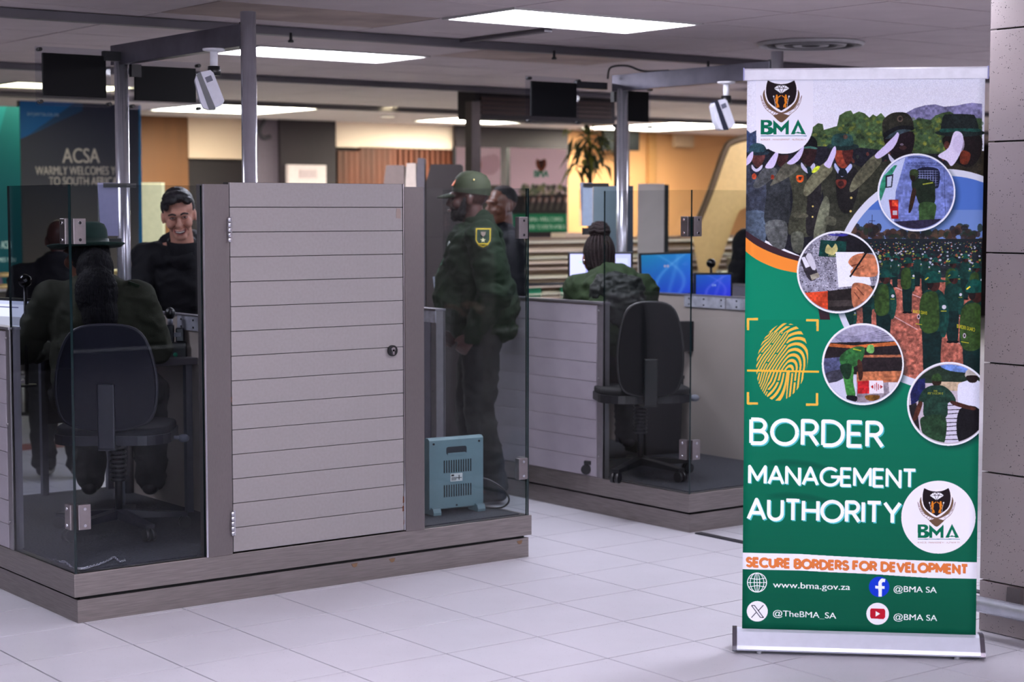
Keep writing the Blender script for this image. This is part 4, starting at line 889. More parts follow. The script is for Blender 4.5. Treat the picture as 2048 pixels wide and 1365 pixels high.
# slatted timber wall
t = thing('slatted_wall', 'wall of dark orange vertical timber slats under the cream fascia', 'wall panel', (0, 0, 0))
slab('backing', 672, 290, 912, 500, BYY-.02, mat('slat_shadow', (34, 22, 26), .8), parent=t, z0=0)
TS = mat('orange_timber', (92, 38, 14), .6, 0, .35, 6, stretch=(1, 1, .1))
a = atY(674, 330, BYY-.08); b = atY(912, 330, BYY-.08); n = 22; zt = atY(800, 296, BYY).z
for k in range(n):
    x = a.x+(b.x-a.x)*k/n; wd = (b.x-a.x)/n*(.9 if k < 10 else .62)
    MB().box(x, x+wd, BYY-.10, BYY-.03, 0, zt-(.05 if k < 4 else 0)).build('slat', TS, t)
slab('wall_panel', 912, 200, 1136, 600, BYY-.2, mat('plum_panel', (40, 29, 37), .7), 'dark plum wall panel behind the pink posters', 'panel', z0=0)
# yellow wall right
slab('wall_panel', 1136, 200, 1700, 520, BYY-.05, mat('amber_wall', (176, 124, 82), .7, 0, .06, 1.5), 'amber wall behind the escalator', 'panel', z0=0)
slab('pilaster', 1298, 200, 1312, 520, BYY-.12, mat('amber_strip', (150, 104, 60), .7), 'narrow brown strip on the amber wall', 'trim', z0=0)
slab('wall_box', 1350, 270, 1388, 294, BYY-.2, mat('wall_box_grey', (160, 130, 106), .7), 'small grey-brown box high on the amber wall', 'box')
slab('wall_screen', 1208, 262, 1279, 301, BYY-.4, mat('black_screen', (6, 6, 9), .35), 'black wall screen behind the farther booth tube posts', 'screen')
# ---- posters
def poster(name, px0, py0, px1, py1, Y, draw, label, res=.0025, rough=.5, z0=None):
    a = atY(px0, (py0+py1)/2, Y); b = atY(px1, (py0+py1)/2, Y); zt = atY((px0+px1)/2, py0, Y).z; zb = atY((px0+px1)/2, py1, Y).z
    W, H = b.x-a.x, zt-zb
    def m_(px, py): q = atY(px, py, Y); return q.x-a.x, q.z-zb
    cv = Canvas(W, H, res, (128, 128, 128), m_); draw(cv); mm = cv.material(name+'_print', rough)
    t = thing(name, label, 'poster', (a.x, Y, zb))
    me = bpy.data.meshes.new('print'); me.from_pydata([(0, -.002, 0), (W, -.002, 0), (W, -.002, H), (0, -.002, H)], [], [(0, 1, 2, 3)]); me.materials.append(mm)
    uv = me.uv_layers.new(name='UVMap')
    for i, c in enumerate(((0, 0), (1, 0), (1, 1), (0, 1))): uv.data[i].uv = c
    o = bpy.data.objects.new('print', me); COL.objects.link(o); o.parent = t
    MB().box(0, W, 0, .06, 0, H).build('board', mat('poster_board', (60, 60, 66), .7), t)
    if zb > .02: MB().box(.02, W-.02, .01, .05, -zb, 0).build('support_panel', mat('poster_support', (92, 88, 86), .7), t)
    return t
def d_acsa(cv):
    cv.vgrad(0, cv.h*.62, (120, 112, 104), (58, 60, 74)); cv.vgrad(cv.h*.62, cv.h, (58, 60, 74), (42, 46, 66))
    cv.poly([(30, 200), (165, 200), (165, 222), (42, 278), (30, 278)], (22, 84, 146)); cv.poly([(158, 200), (300, 200), (300, 214), (276, 214), (170, 222), (60, 268)], (44, 46, 66), .6)
    cv.poly([(278, 200), (300, 200), (300, 800), (278, 800)], (20, 110, 170))
    g = (168, 162, 166)
    font_text(cv, 'airports.co.za', (54, 231), (117, 233), .035, (150, 160, 190)); font_text(cv, 'ACSA', (125, 326), (199, 326), .125, g, bold=.004)
    font_text(cv, 'WARMLY WELCOMES YOU', (71, 350), (252, 350), .072, g, bold=.004); font_text(cv, 'TO SOUTH AFRICA', (98, 371), (235, 371), .072, g, bold=.004)
poster('welcome_poster', 43, 206, 284, 600, 14.0, d_acsa, 'tall dark blue poster reading ACSA warmly welcomes you')
def d_teal(cv):
    cv.a[:] = (8, 84, 92); cv.poly([(-60, 300), (-20, 208), (14, 208), (-10, 300), (-60, 340)], (14, 104, 114)); cv.poly([(-60, 480), (-20, 500), (4, 560), (8, 580), (-60, 580)], (110, 96, 120))
    g = (190, 220, 214); font_text(cv, 'ACSA', (2, 497), (22, 497), .058, g, bold=.01); font_text(cv, 'WELCOMES YOU', (-32, 524), (31, 524), .034, g, bold=.01)
poster('welcome_poster', -70, 212, 42, 578, 13.2, d_teal, 'teal poster at the far left edge reading ACSA welcomes you')
def d_bma(cv):
    cv.a[:] = (240, 208, 222)
    cv.blob([(1073, 318), (1080, 322), (1090, 318), (1092, 332), (1082, 344), (1072, 332)], (120, 60, 40)); cv.blob([(1077, 322), (1088, 322), (1086, 334), (1081, 338)], (60, 26, 24))
    font_text(cv, 'BMA', (1068, 354), (1096, 354), .07, (30, 120, 90), bold=.02)
    for i in range(150): cv.oval(random.uniform(1042, 1134), random.uniform(372, 400), random.uniform(2, 6), random.uniform(3, 7), random.choice([(96, 106, 84), (70, 66, 62), (130, 130, 90), (180, 160, 150)]), .8, n=9)
    cv.poly([(1020, 392), (1140, 388), (1140, 434), (1020, 434)], (50, 44, 46))
    for i in range(7): x = 1052+i*13; cv.oval(x, 398+i % 2*3, 4, 6, (96, 66, 56)); cv.line([(x-4, 420), (x+3, 396)], .03, (150, 130, 126)); cv.oval(x, 418, 6, 14, (56, 56, 52), .7)
    cv.poly([(1020, 428), (1140, 428), (1140, 464), (1020, 464)], (24, 122, 82))
    font_text(cv, 'BMA WELCOMES', (1058, 443), (1125, 443), .045, (200, 220, 200), bold=.01); font_text(cv, 'YOU TO SOUTH AFRICA', (1056, 458), (1130, 458), .045, (200, 220, 200), bold=.01)
    cv.poly([(1020, 464), (1140, 464), (1140, 520), (1020, 520)], (44, 34, 40)); cv.poly([(1020, 476), (1128, 473), (1134, 500), (1020, 500)], (120, 96, 110), .8)
poster('pink_poster', 1020, 297, 1133, 500, 14.6, d_bma, 'pink poster with BMA emblem and green band, behind the glass corner', .006)
def d_pink(cv):
    cv.a[:] = (240, 210, 222); cv.blob([(955, 320), (990, 310), (1000, 330), (985, 350), (960, 345)], (214, 176, 190)); cv.blob([(957, 318), (963, 330), (958, 344), (955, 330)], (180, 130, 110))
    cv.poly([(940, 372), (1010, 372), (1010, 520), (940, 520)], (90, 90, 80)); cv.poly([(940, 425), (1010, 425), (1010, 464), (940, 464)], (24, 122, 82))
poster('pink_poster', 912, 295, 1001, 500, 14.6, d_pink, 'pink poster behind the capped officer head, left of the emblem poster', .008)
# ---- distant booth frame: square posts and bulkhead
SQ = mat('dark_square_post', (84, 74, 72), .4, .4)
for px, w_, D, lab, py in ((946, 22, 13.6, 'distant square steel post above the capped officer', 205), (1243, 22, 13.2, 'distant square steel post right of the farther tube post', 250)):
    p = LD(px, D); h = w_/2*D/3589
    tag(MB().box(p.x-h, p.x+h, p.y-h, p.y+h, 0, CAM_H+(418.5-py)*D/3589).build('square_post', SQ), lab, 'post')
p0 = LD(958, 13.8); 
t = thing('bulkhead', 'dark brown ceiling bulkhead between distant post and hanging screen', 'bulkhead', (p0.x, p0.y, 0))
for k in range(4): MB().box(.04, 1.35, .02, .3, 2.30+k*.035, 2.327+k*.035).build('slat', mat('bulkhead_brown', (64, 44, 40), .6), t)
MB().box(0, 1.4, .04, .28, 2.26, 2.499).build('core', mat('bulkhead_core', (34, 26, 28), .6), t)
# ---- distant counters with horizontal bands; light reflections put into pale colour and tilt
t = thing('slatted_barrier', 'long counter of horizontal bands with painted light reflections behind the second booth and officer', 'counter', (0, 0, 0))
x0, x1 = atY(800, 540, 11.6).x, 13.2; RB = [mat('band_reflection_soft', (236, 222, 204), .35, .1, .08, 3), mat('band_reflection', (252, 252, 226), .22, .0, .03, 3), mat('band_dark', (132, 112, 96), .5)]  # pale tones stand for tube reflections on the bands
z = .60; k = 0; random.seed(4)
while z < 1.325:
    h = random.choice([.03, .042, .024, .05]); m_ = RB[(0, 2, 1, 2, 0, 2, 0, 1, 2)[k % 9]]
    (MB().box(x0, x1, 11.66, 11.74, z, z+h-.003) if m_ is RB[2] else MB().prism([(11.56, z+.004), (11.56, z), (11.72, z), (11.72, z+h-.003), (11.66, z+h-.003)], 'x', x0, x1)).build('band', m_, t); z += h; k += 1
MB().box(x0, x1, 11.64, 11.74, 0, .6).build('base_panel', mat('counter_base', (120, 108, 100), .6), t)
for k in range(6):
    xx = 8.95+k*.34; MB().box(xx, xx+.13, 11.585, 11.6, .80, .93).build('green_sign', mat('green_sign', (20, 122, 84), .5), t)
tag(MB().tube([(8.3, 11.3, .0), (8.3, 11.3, .97), (9.9, 11.3, .965), (9.9, 11.3, .0)], .018).build('rail', BLACK), 'thin black rail in front of the pale banded counter', 'rail')
tag(MB().box(atY(1130, 470, 12.4).x, atY(1205, 470, 12.4).x, 12.4, 12.6, 0, atY(1170, 466, 12.4).z).build('cabinet', mat('cream_cabinet', (206, 186, 170), .6)), 'cream cabinet beside the green band of the emblem poster', 'cabinet')
# ---- grey upright screens beyond the second booth
GP = [((1186, 1240), 372, 10.9, (118, 140, 150)), ((1240, 1266), 372, 10.95, (56, 68, 84)), ((1276, 1328), 368, 13.0, (205, 198, 190)), ((1328, 1337), 370, 13.0, (26, 32, 30))]
LB = ['blue-grey upright panel behind the seated woman head', 'dark blue narrow panel right of the seated woman head', 'grey cabinet side right of the dark blue panel', 'thin dark green panel beside the grey cabinet']
for ((a, b), py, D, c), lab in zip(GP, LB):
    p = LD((a+b)/2, D); k = D/3589
    tag(MB().box(-(b-a)/2*k, (b-a)/2*k, -.02, .02, 0, CAM_H-(py-418.5)*k, M=Matrix.Translation(p) @ Matrix.Rotation(-(PI/2-AX), 4, 'Z')).build('upright_panel', mat('upright_%d' % a, c, .5, 0, .12, 3)), lab, 'panel')
p = LD(307, 11.5); k = 11.5/3589
tag(MB().box(-20*k, 20*k, -.05, .05, 0, CAM_H+53*k, M=Matrix.Translation(p) @ Matrix.Rotation(-(PI/2-AX), 4, 'Z')).build('pillar', mat('cream_pillar_glow', (226, 222, 172), .6, emis=.12)), 'pale yellow square pillar left of the smiling man', 'pillar')  # faint glow put into the pillar's colour; it is no lamp
# grey machines above the door top
for (a, b, py, c, lab) in ((770, 811, 332, (128, 112, 106), 'grey sloped machine standing beyond the slatted door top, left'), (854, 926, 330, (44, 36, 36), 'dark machine hood left of the capped officer'), (813, 834, 328, (206, 190, 176), 'white box between the grey machine and the dark hood'), (835, 851, 318, (96, 90, 96), 'grey narrow tower between white box and dark hood')):
    D = 12.2; p = LD((a+b)/2, D); k = D/3589; h = (b-a)/2*k; zt = CAM_H+(418.5-py)*k
    tag(MB().prism([(-h, 0), (h, 0), (h, zt-.01), (h*.9, zt), (-h*.75, zt), (-h, zt-.12)], 'y', -.12, .12, M=Matrix.Translation(p) @ Matrix.Rotation(-(PI/2-AX), 4, 'Z')).build('machine', mat('machine_%d' % a, c, .6)), lab, 'machine')
# ---- hanging plant
t = thing('hanging_plant', 'leafy green plant behind the farther booth tube post', 'plant', LD(1180, 16.6))
k = 16.6/3589; zc = CAM_H+(418.5-310)*k
LF = [mat('leaf_dark', (40, 52, 22), .6), mat('leaf_olive', (92, 96, 22), .6)]
MB().cyl((0, 0, 0), (0, 0, zc+.1), .03, .02).build('stem', mat('plant_stem', (60, 48, 30), .8), t)
MB().lathe([(.12, 0), (.2, .3), (.2, .34), (.17, .34), (.15, .28), (0, .28)], 20).build('pot', mat('pot_dark', (50, 44, 44), .6), t)
random.seed(11)
for i in range(90):
    a = random.uniform(0, 2*PI); L = random.uniform(.16, .34); b = (random.gauss(0, .09), random.gauss(0, .09), zc+random.uniform(-.12, .2)); el = random.uniform(-.7, .9)
    d = Vector((math.cos(a)*math.cos(el), math.sin(a)*math.cos(el), math.sin(el))); s_ = d.cross(Vector((0, 0, 1))).normalized()*.022; b = Vector(b)
    tip = b+d*L+Vector((0, 0, -.10)); md = b+d*L*.55
    MB().add([b, md+s_, tip, md-s_, md+Vector((0, 0, .008))], [(0, 1, 4), (1, 2, 4), (2, 3, 4), (3, 0, 4), (0, 3, 2, 1)]).build('leaf', LF[i % 3 == 0], t)
# ---- escalator
t = thing('escalator', 'escalator rising at the right beside the amber wall', 'escalator', LD(1440, 15.0), -(PI/2-AX))
MB().box(-.3, 1.2, -.52, .0, 0, .72).build('truss', mat('truss_grey', (90, 84, 76), .6), t)
k = 15.0/3589; Z = lambda py: CAM_H-(py-418.5)*k; Xp = lambda px: (px-1440)*k
ES = mat('escalator_grey', (112, 104, 92), .45, .2); EB = mat('escalator_black', (34, 28, 28), .4); EY = mat('escalator_glass_panel', (206, 172, 110), .35)
tr = smooth_closed([(Xp(1385), Z(470)), (Xp(1418), Z(390)), (Xp(1448), Z(305)), (Xp(1462), Z(286)), (Xp(1500), Z(276)), (Xp(1560), Z(274))], 6, False)
MB().tube([(x, 0, z) for x, z in tr], .03).build('handrail', mat('handrail_brown', (92, 74, 52), .4), t)
tr2 = [(x+.32, z-.30) for x, z in tr]
MB().tube([(x, -.5, z) for x, z in tr2], .045).build('handrail', EB, t)
MB().prism([(x, z-.02) for x, z in tr]+[(x+.1, z-.55) for x, z in tr[::-1]], 'y', -.01, .01).build('balustrade', EY, t)
MB().prism([(x, z-.03) for x, z in tr2]+[(x+.30, z-.55) for x, z in tr2[::-1]], 'y', -.51, -.49).build('balustrade', ES, t)
for q in range(14):
    zz = .72+q*.12; xx = Xp(1408)+q*.062
    MB().box(xx, xx+.62, -.46, -.03, zz, zz+.09).build('step', [EB, ES][q % 2], t)
# ---- queue railing behind the nearer booth
ct = Vector((5.3, 13.1, 0)); t = thing('queue_railing', 'steel queue railing seen through the nearer booth glass at left', 'railing', ct)
for x in (-.9, -.02, 1.1, 2.2): MB().cyl((x, 0, 0), (x, 0, 1.0), .03).lathe([(.09, 0), (.09, .012), (.03, .02)], 16, (x, 0, 0)).build('post', BLACK, t)
for z, r, m_ in ((.97, .03, CHROME), (.80, .016, CHROME), (.475, .018, CHROME), (.30, .02, CHROME)): MB().cyl((-1.6, 0, z), (3.6, 0, z), r).build('rail', m_, t)
for k_, (x, y, z) in enumerate(((4.7, 11.9, 1.08), )):
    t = thing('queue_railing', 'brass-coloured double rail behind the seated officer with the hat', 'railing', (x, y, 0))
    for zz in (1.12, 1.04, .84): MB().cyl((-.7, 0, zz), (1.0, 0, zz), .017).build('rail', mat('brass_rail', (214, 190, 130), .25, .8), t)
    for xx in (-.6, .9): MB().cyl((xx, 0, 0), (xx, 0, 1.12), .02).build('post', BLACK, t)
# ================================================================ soft bodies grown from overlapping volumes
from mathutils import noise as mnoise
class Bl(MB):
    def cap(s, p0, p1, r0, r1=None, n=14):
        if r1 is None: r1 = r0
        p0, p1 = Vector(p0), Vector(p1); d = (p1-p0); L = d.length; d.normalize(); a = d.orthogonal().normalized(); b = d.cross(a)
        prof = [(-r0*math.cos(t), r0*math.sin(t)) for t in np.linspace(0.001, PI/2, 5)]+[(L+r1*math.sin(t), r1*math.cos(t)) for t in np.linspace(0, PI/2-.001, 5)]
        vs = [p0+d*h+a*(r*math.cos(2*PI*i/n))+b*(r*math.sin(2*PI*i/n)) for h, r in prof for i in range(n)]; m = len(prof)
        fs = [(j*n+i, j*n+(i+1) % n, (j+1)*n+(i+1) % n, (j+1)*n+i) for j in range(m-1) for i in range(n)]
        fs += [tuple(range(n))[::-1], tuple(range((m-1)*n, m*n))]
        return s.add(vs, fs, True)
    def chain(s, pts):
        for (a, ra), (b, rb) in zip(pts[:-1], pts[1:]): s.cap(a, b, ra, rb)
        return s
    def grow(s, name, m, parent=None, voxel=.008, smooth=4, disp=0, dscale=9, seed=0, cut=None, **tags):
        o = s.build(name, m, parent, **tags)
        r = o.modifiers.new('r', 'REMESH'); r.mode = 'VOXEL'; r.voxel_size = voxel; r.use_smooth_shade = True
        if smooth: q = o.modifiers.new('s', 'SMOOTH'); q.iterations = smooth; q.factor = .5
        dg = bpy.context.evaluated_depsgraph_get(); me = bpy.data.meshes.new_from_object(o.evaluated_get(dg))
        o.modifiers.clear(); old = o.data; o.data = me; bpy.data.meshes.remove(old)
        if disp:
            n = len(me.vertices); co = np.empty(n*3, np.float32); no = np.empty(n*3, np.float32); me.vertices.foreach_get('co', co); me.vertex_normals.foreach_get('vector', no)
            co = co.reshape(-1, 3); no = no.reshape(-1, 3)
            h = np.array([(1-2*abs(mnoise.noise((c[0]*dscale+seed, c[1]*dscale+c[2]*2, c[2]*dscale*1.6))))*.75+.5*(1-2*abs(mnoise.noise((c[0]*dscale*2.3+c[2]*5, c[1]*dscale*2.3, c[2]*dscale*3+seed)))) for c in co.tolist()], np.float32)
            co += no*(h[:, None]-.4)*disp
            me.vertices.foreach_set('co', co.ravel()); me.update()
        me.polygons.foreach_set('use_smooth', [True]*len(me.polygons))
        return o
HEADH = .235
def head(b, M, ears=True, jaw=1.0):
    def e(c, r): b.ell(M @ Vector(c), r, 16, 10, M=M.to_3x3().to_4x4())
    def k(p, q, r0, r1=None): b.cap(M @ Vector(p), M @ Vector(q), r0, r1)
    e((0, -.012, .150), (.077, .096, .085)); e((0, .010, .100), (.068, .075, .075)); e((0, .030, .050), (.054*jaw, .056, .052)); k((-.012, .070, .018), (.012, .070, .018), .020)
    k((0, .098, .122), (0, .112, .083), .009, .014); k((-.011, .098, .080), (.011, .098, .080), .010)
    e((0, .088, .135), (.058, .022, .014)); e((-.040, .062, .085), (.026, .030, .028)); e((.040, .062, .085), (.026, .030, .028))
    k((-.018, .093, .056), (.018, .093, .056), .008); k((-.015, .088, .044), (.015, .088, .044), .009)
    if ears:
        for sx in (-1, 1): e((sx*.080, -.008, .105), (.010, .020, .032)); k((sx*.078, -.002, .085), (sx*.079, -.012, .128), .008)
    k((0, -.02, .06), (0, -.035, -.10), .056, .062)
def hand(b, w_, d, up, s=1, curl=.5):
    """palm and five fingers; w_: wrist, d: pointing direction, up: back of the hand, s: thumb side sign"""
    w_ = Vector(w_); d = Vector(d).normalized(); up = Vector(up); up = (up-d*up.dot(d)).normalized(); x = d.cross(up)*s
    b.cap(w_, w_+d*.03, .026, .028)
    for i, (o_, L) in enumerate(((-.027, .068), (-.009, .078), (.010, .074), (.028, .060))):
        base = w_+d*.085+x*(-o_); b.cap(w_+d*.02+x*(-o_*.6), base, .015, .0115)
        m1 = base+(d*math.cos(curl)-up*math.sin(curl))*L*.5; m2 = m1+(d*math.cos(curl*2.1)-up*math.sin(curl*2.1))*L*.5
        b.cap(base, m1, .0100, .0092); b.cap(m1, m2, .0092, .0080)
    t0 = w_+d*.025+x*.022; t1 = t0+d*.032+x*.026-up*.008; t2 = t1+d*.030+x*.006-up*.012
    b.cap(t0, t1, .015, .0115); b.cap(t1, t2, .0112, .0092)
def person(label, loc, rz, P, skin, topm, botm, shoem, group=None, voxel=.0075, top_d=.012, top_extra=None, name='person', arm_r=.060, torso=(.20, .135)):
    t = thing(name, label, 'person', loc, rz); V = Vector
    M = P['head']; hp, ch, nk = V(P['hip']), V(P['chest']), V(P['neck'])
    b = Bl(); head(b, M); b.cap(nk, M @ V((0, -.03, -.02)), .062, .056)
    b.ell(ch, (torso[0]*.86, torso[1]*.78, .20)); b.ell((hp+ch)/2, (torso[0]*.74, torso[1]*.74, .20)); b.ell(hp, (.150, .105, .12))
    for s in 'lr':
        sh, el, wr = [V(v) for v in P['arm_'+s]]; b.chain([(nk, .05), (sh, .052), (el, .040), (wr, .026)]); hd = P.get('hand_'+s)
        if hd: hand(b, wr, *hd)
        h2, kn, an = [V(v) for v in P['leg_'+s]]; b.chain([(h2, .085), (kn, .058), (an, .040)])
        ft = V(P['toe_'+s]); b.cap(an, ft, .038, .03)
    body = b.grow('body', skin, t, voxel=voxel, smooth=3)
    j = Bl(); j.ell(ch+V((0, 0, .02)), (torso[0], torso[1], .23)); j.ell((hp+ch)/2+V((0, 0, .0)), (torso[0]*.93, torso[1]*1.02, .23)); j.ell(hp+V((0, 0, .06)), (torso[0]*.90, torso[1]*.98, .13))
    for s in 'lr':
        sh, el, wr = [V(v) for v in P['arm_'+s]]; j.chain([(nk-V((0, .01, .05)), .065), (sh, .078), (el, arm_r), (wr, .047)])
    j.cap(nk+V((0, 0, -.05)), nk+V((0, .0, .005)), .080, .068)
    if top_extra: top_extra(j)
    j.grow('jacket', topm, t, voxel=.010, smooth=5, disp=top_d, dscale=7, seed=loc[0])
    q = Bl(); q.ell(hp+V((0, -.005, -.0)), (.172, .128, .13))
    for s in 'lr':
        h2, kn, an = [V(v) for v in P['leg_'+s]]; q.chain([(h2, .105), (kn, .080), (an, .068)])
    q.grow('trousers', botm, t, voxel=.011, smooth=5, disp=.014, dscale=7, seed=2)
    for s in 'lr':
        an, ft = V(P['leg_'+s][2]), V(P['toe_'+s]); k_ = Bl(); k_.cap(an+V((0, 0, -.0)), an+V((0, .0, -.03)), .050, .048); k_.cap(an+V((0, -.03, -.045)), ft, .040, .036); k_.grow('shoe', shoem, t, voxel=.009, smooth=3)
    return t
def HM(x, y, z, rx=0, ry=0, rz=0): return Matrix.Translation((x, y, z)) @ Euler((rx, ry, rz)).to_matrix().to_4x4()
SEAT_LEGS = dict(leg_l=[(-.10, .05, .57), (-.15, .46, .56), (-.14, .50, .14)], leg_r=[(.10, .05, .57), (.15, .46, .56), (.14, .50, .14)], toe_l=(-.15, .64, .10), toe_r=(.15, .64, .10))
def stand_legs(h, w_=.10): return dict(leg_l=[(-.095, 0, h), (-w_, .01, h*.53), (-w_, -.02, .10)], leg_r=[(.095, 0, h), (w_, .01, h*.53), (w_, -.02, .10)], toe_l=(-w_-.01, .14, .035), toe_r=(w_+.01, .14, .035))
SK_D = mat('skin_dark', (74, 44, 38), .42, 0, .10, 20); SK_M = mat('skin_brown', (108, 66, 50), .45, 0, .10, 20); SK_L = mat('skin_light', (196, 142, 122), .45, 0, .08, 20)
OLIVE = mat('olive_cloth', (36, 42, 32), .85, 0, .12, 9, bump=.3, bscale=300, spec=.2); OLIVE2 = mat('dark_green_cloth', (30, 42, 28), .85, 0, .15, 8, bump=.3, bscale=300, spec=.2)
OLIVE3 = mat('grey_olive_cloth', (54, 56, 44), .85, 0, .10, 9, bump=.3, bscale=300, spec=.25)
NAVY = mat('black_cloth', (17, 17, 23), .7, 0, .15, 9, bump=.3, bscale=200, spec=.25); SHOE = mat('shoe_black', (14, 14, 16), .4)
TROU = mat('trouser_green', (20, 22, 22), .85, 0, .15, 9, bump=.3, bscale=300); HAIR = mat('black_hair', (11, 10, 16), .7, 0, .5, 60, bump=.9, bscale=160, stretch=(1, 1, .12), spec=.2); HAIRB = mat('braid_hair', (22, 12, 13), .7, 0, .4, 50, bump=.8, bscale=120, spec=.2)
rzf = lambda f: math.atan2(-f[0], f[1])
Fv = Vector((_X[1], _Y[1], 0)); Lv = Vector((_X[0], _Y[0], 0))

# ---------------- officer with brimmed hat, seated in the nearer booth
P = dict(hip=(0, 0, .60), chest=(0, .05, .86), neck=(0, .05, 1.04), head=HM(-.04, .075, 1.06, -.05, 0, .85),
         arm_l=[(-.19, .04, .985), (-.33, .10, .76), (-.28, .30, .74)], arm_r=[(.185, .05, .985), (.245, .16, .76), (.12, .38, .78)],
         hand_l=((.1, 1, 0), (0, 0, 1), 1), hand_r=((-.4, 1, 0), (0, 0, 1), -1), **SEAT_LEGS)
p1 = LD(182, 7.72, .196)
pe = person('seated officer with brimmed green hat and long black hair, back turned, nearer booth', p1, rzf(Fv), P, SK_M, OLIVE3, TROU, SHOE, torso=(.205, .14), arm_r=.066)
Mh = P['head']
hat = MB(); hat.lathe([(.0, .105), (.060, .104), (.082, .094), (.092, .070), (.096, .012), (.098, .0)], 32, M=Mh @ HM(0, -.005, .152, -.03, .02, 0))
hat.lathe([(.096, .001), (.12, -.004), (.150, -.006), (.166, .006), (.166, .010), (.150, -.001), (.12, .002), (.096, .006)], 40, M=Mh @ HM(0, -.005, .152, -.03, .02, 0))
h_ = hat.build('hat', mat('green_felt', (22, 50, 42), .85, 0, .15, 30), pe)
MB().lathe([(.098, .004), (.0975, .030), (.0985, .030), (.0995, .004)], 32, M=Mh @ HM(0, -.005, .152, -.03, .02, 0)).build('hat_band', mat('hat_band', (20, 44, 36), .5), h_)
b = Bl(); Mb = Matrix.Translation(Mh.translation)
b.ell(Mh @ Vector((0, -.03, .115)), (.086, .095, .085)); b.ell(Vector((.025, -.055, 1.12)), (.080, .07, .09)); b.ell(Vector((.040, -.10, 1.02)), (.092, .07, .12)); b.ell(Vector((.055, -.11, .93)), (.078, .06, .10)); b.ell(Vector((.060, -.11, .86)), (.045, .045, .06))
b.grow('hair', HAIR, pe, voxel=.007, smooth=3, disp=.005, dscale=40)
MB().prism(rounded(.05, .10, .01), 'z', 0, .012, M=HM(.175, .03, 1.045, 0, .35, .1)).build('shoulder_strap', OLIVE2, pe)
# ---------------- smiling man in the dark jacket
P = dict(hip=(0, -.10, .92), chest=(0, .03, 1.22), neck=(0, .12, 1.37), head=HM(.005, .185, 1.43, -.22, .10, .06),
         arm_l=[(-.19, .07, 1.33), (-.25, .12, 1.06), (-.15, .34, 1.04)], arm_r=[(.19, .07, 1.33), (.25, .12, 1.06), (.15, .34, 1.04)],
         hand_l=((.2, 1, 0), (0, 0, 1), 1), hand_r=((-.2, 1, 0), (0, 0, 1), -1), leg_l=[(-.095, -.10, .90), (-.10, -.06, .48), (-.10, -.12, .10)], leg_r=[(.095, -.10, .90), (.10, -.06, .48), (.10, -.12, .10)], toe_l=(-.11, .05, .035), toe_r=(.11, .05, .035))
p3 = LD(370, 9.25); fw = -Fv+Lv*.10
m3 = person('smiling dark-haired man in black zipped jacket leaning behind the nearer booth', p3, rzf(fw), P, SK_L, NAVY, TROU, SHOE, voxel=.0055)
Mh = P['head']; T3 = Mh.to_3x3().to_4x4()
b = Bl()
for c, r in (((0, -.036, .172), (.080, .084, .078)), ((0, .030, .214), (.064, .056, .032)), ((-.070, -.030, .15), (.015, .045, .045)), ((.070, -.030, .15), (.015, .045, .045)), ((.030, .074, .205), (.036, .022, .020)), ((.058, .052, .180), (.018, .030, .030)), ((-.052, .056, .196), (.024, .026, .020)), ((0, -.075, .13), (.066, .036, .07))): b.ell(Mh @ Vector(c), r, M=T3)
b.grow('hair', mat('dark_brown_hair', (24, 20, 26), .35, 0, .4, 80, bump=.7, bscale=160), m3, voxel=.0055, smooth=3, disp=.004, dscale=30)
f_ = MB(); f2 = MB(); f3 = MB(); f4 = MB()
for sx in (-1, 1):
    f_.ell(Mh @ Vector((sx*.030, .0915, .1205)), (.0125, .006, .0042), M=T3); f2.ell(Mh @ Vector((sx*.030, .0955, .1205)), (.0052, .004, .0042), M=T3)
    f3.tube(smooth_closed([tuple(Mh @ Vector(v)) for v in ((sx*.012, .106, .137), (sx*.028, .110, .145), (sx*.048, .094, .137))], 5, False), .0042, 8)
    f4.tube(smooth_closed([tuple(Mh @ Vector(v)) for v in ((sx*.014, .099, .126), (sx*.030, .100, .1275), (sx*.044, .089, .120))], 5, False), .0026, 8)
    f4.tube(smooth_closed([tuple(Mh @ Vector(v)) for v in ((sx*.016, .099, .115), (sx*.030, .098, .1125), (sx*.043, .088, .118))], 5, False), .0020, 8)
    f4.tube(smooth_closed([tuple(Mh @ Vector(v)) for v in ((sx*.020, .105, .085), (sx*.036, .094, .070), (sx*.040, .085, .050))], 5, False), .0024, 8)
f_.build('eye_white', mat('eye_white', (200, 190, 190), .3), m3); f2.build('pupil', mat('pupil', (20, 14, 14), .2), m3); f3.build('eyebrow', mat('eyebrow', (30, 22, 24), .7), m3); f4.build('face_crease', mat('face_crease', (120, 74, 62), .6), m3)
mo = [(-.032, .064), (-.018, .056), (0, .0535), (.018, .056), (.032, .064), (.024, .046), (.012, .0375), (0, .035), (-.012, .0375), (-.024, .046)]
MB().prism([(x, z) for x, z in mo], 'y', .085, .1035, M=Mh).build('mouth', mat('mouth_dark', (80, 30, 32), .5), m3)
MB().prism([(-.026, .0605), (0, .0555), (.026, .0605), (.020, .0490), (0, .0440), (-.020, .0490)], 'y', .09, .1052, M=Mh).build('teeth', mat('teeth', (236, 228, 220), .3), m3)
MB().tube(smooth_closed([tuple(Mh @ Vector((x, .104, z))) for x, z in mo], 3), .0030, 6, closed=True).build('lips', mat('lips', (170, 100, 92), .5), m3)
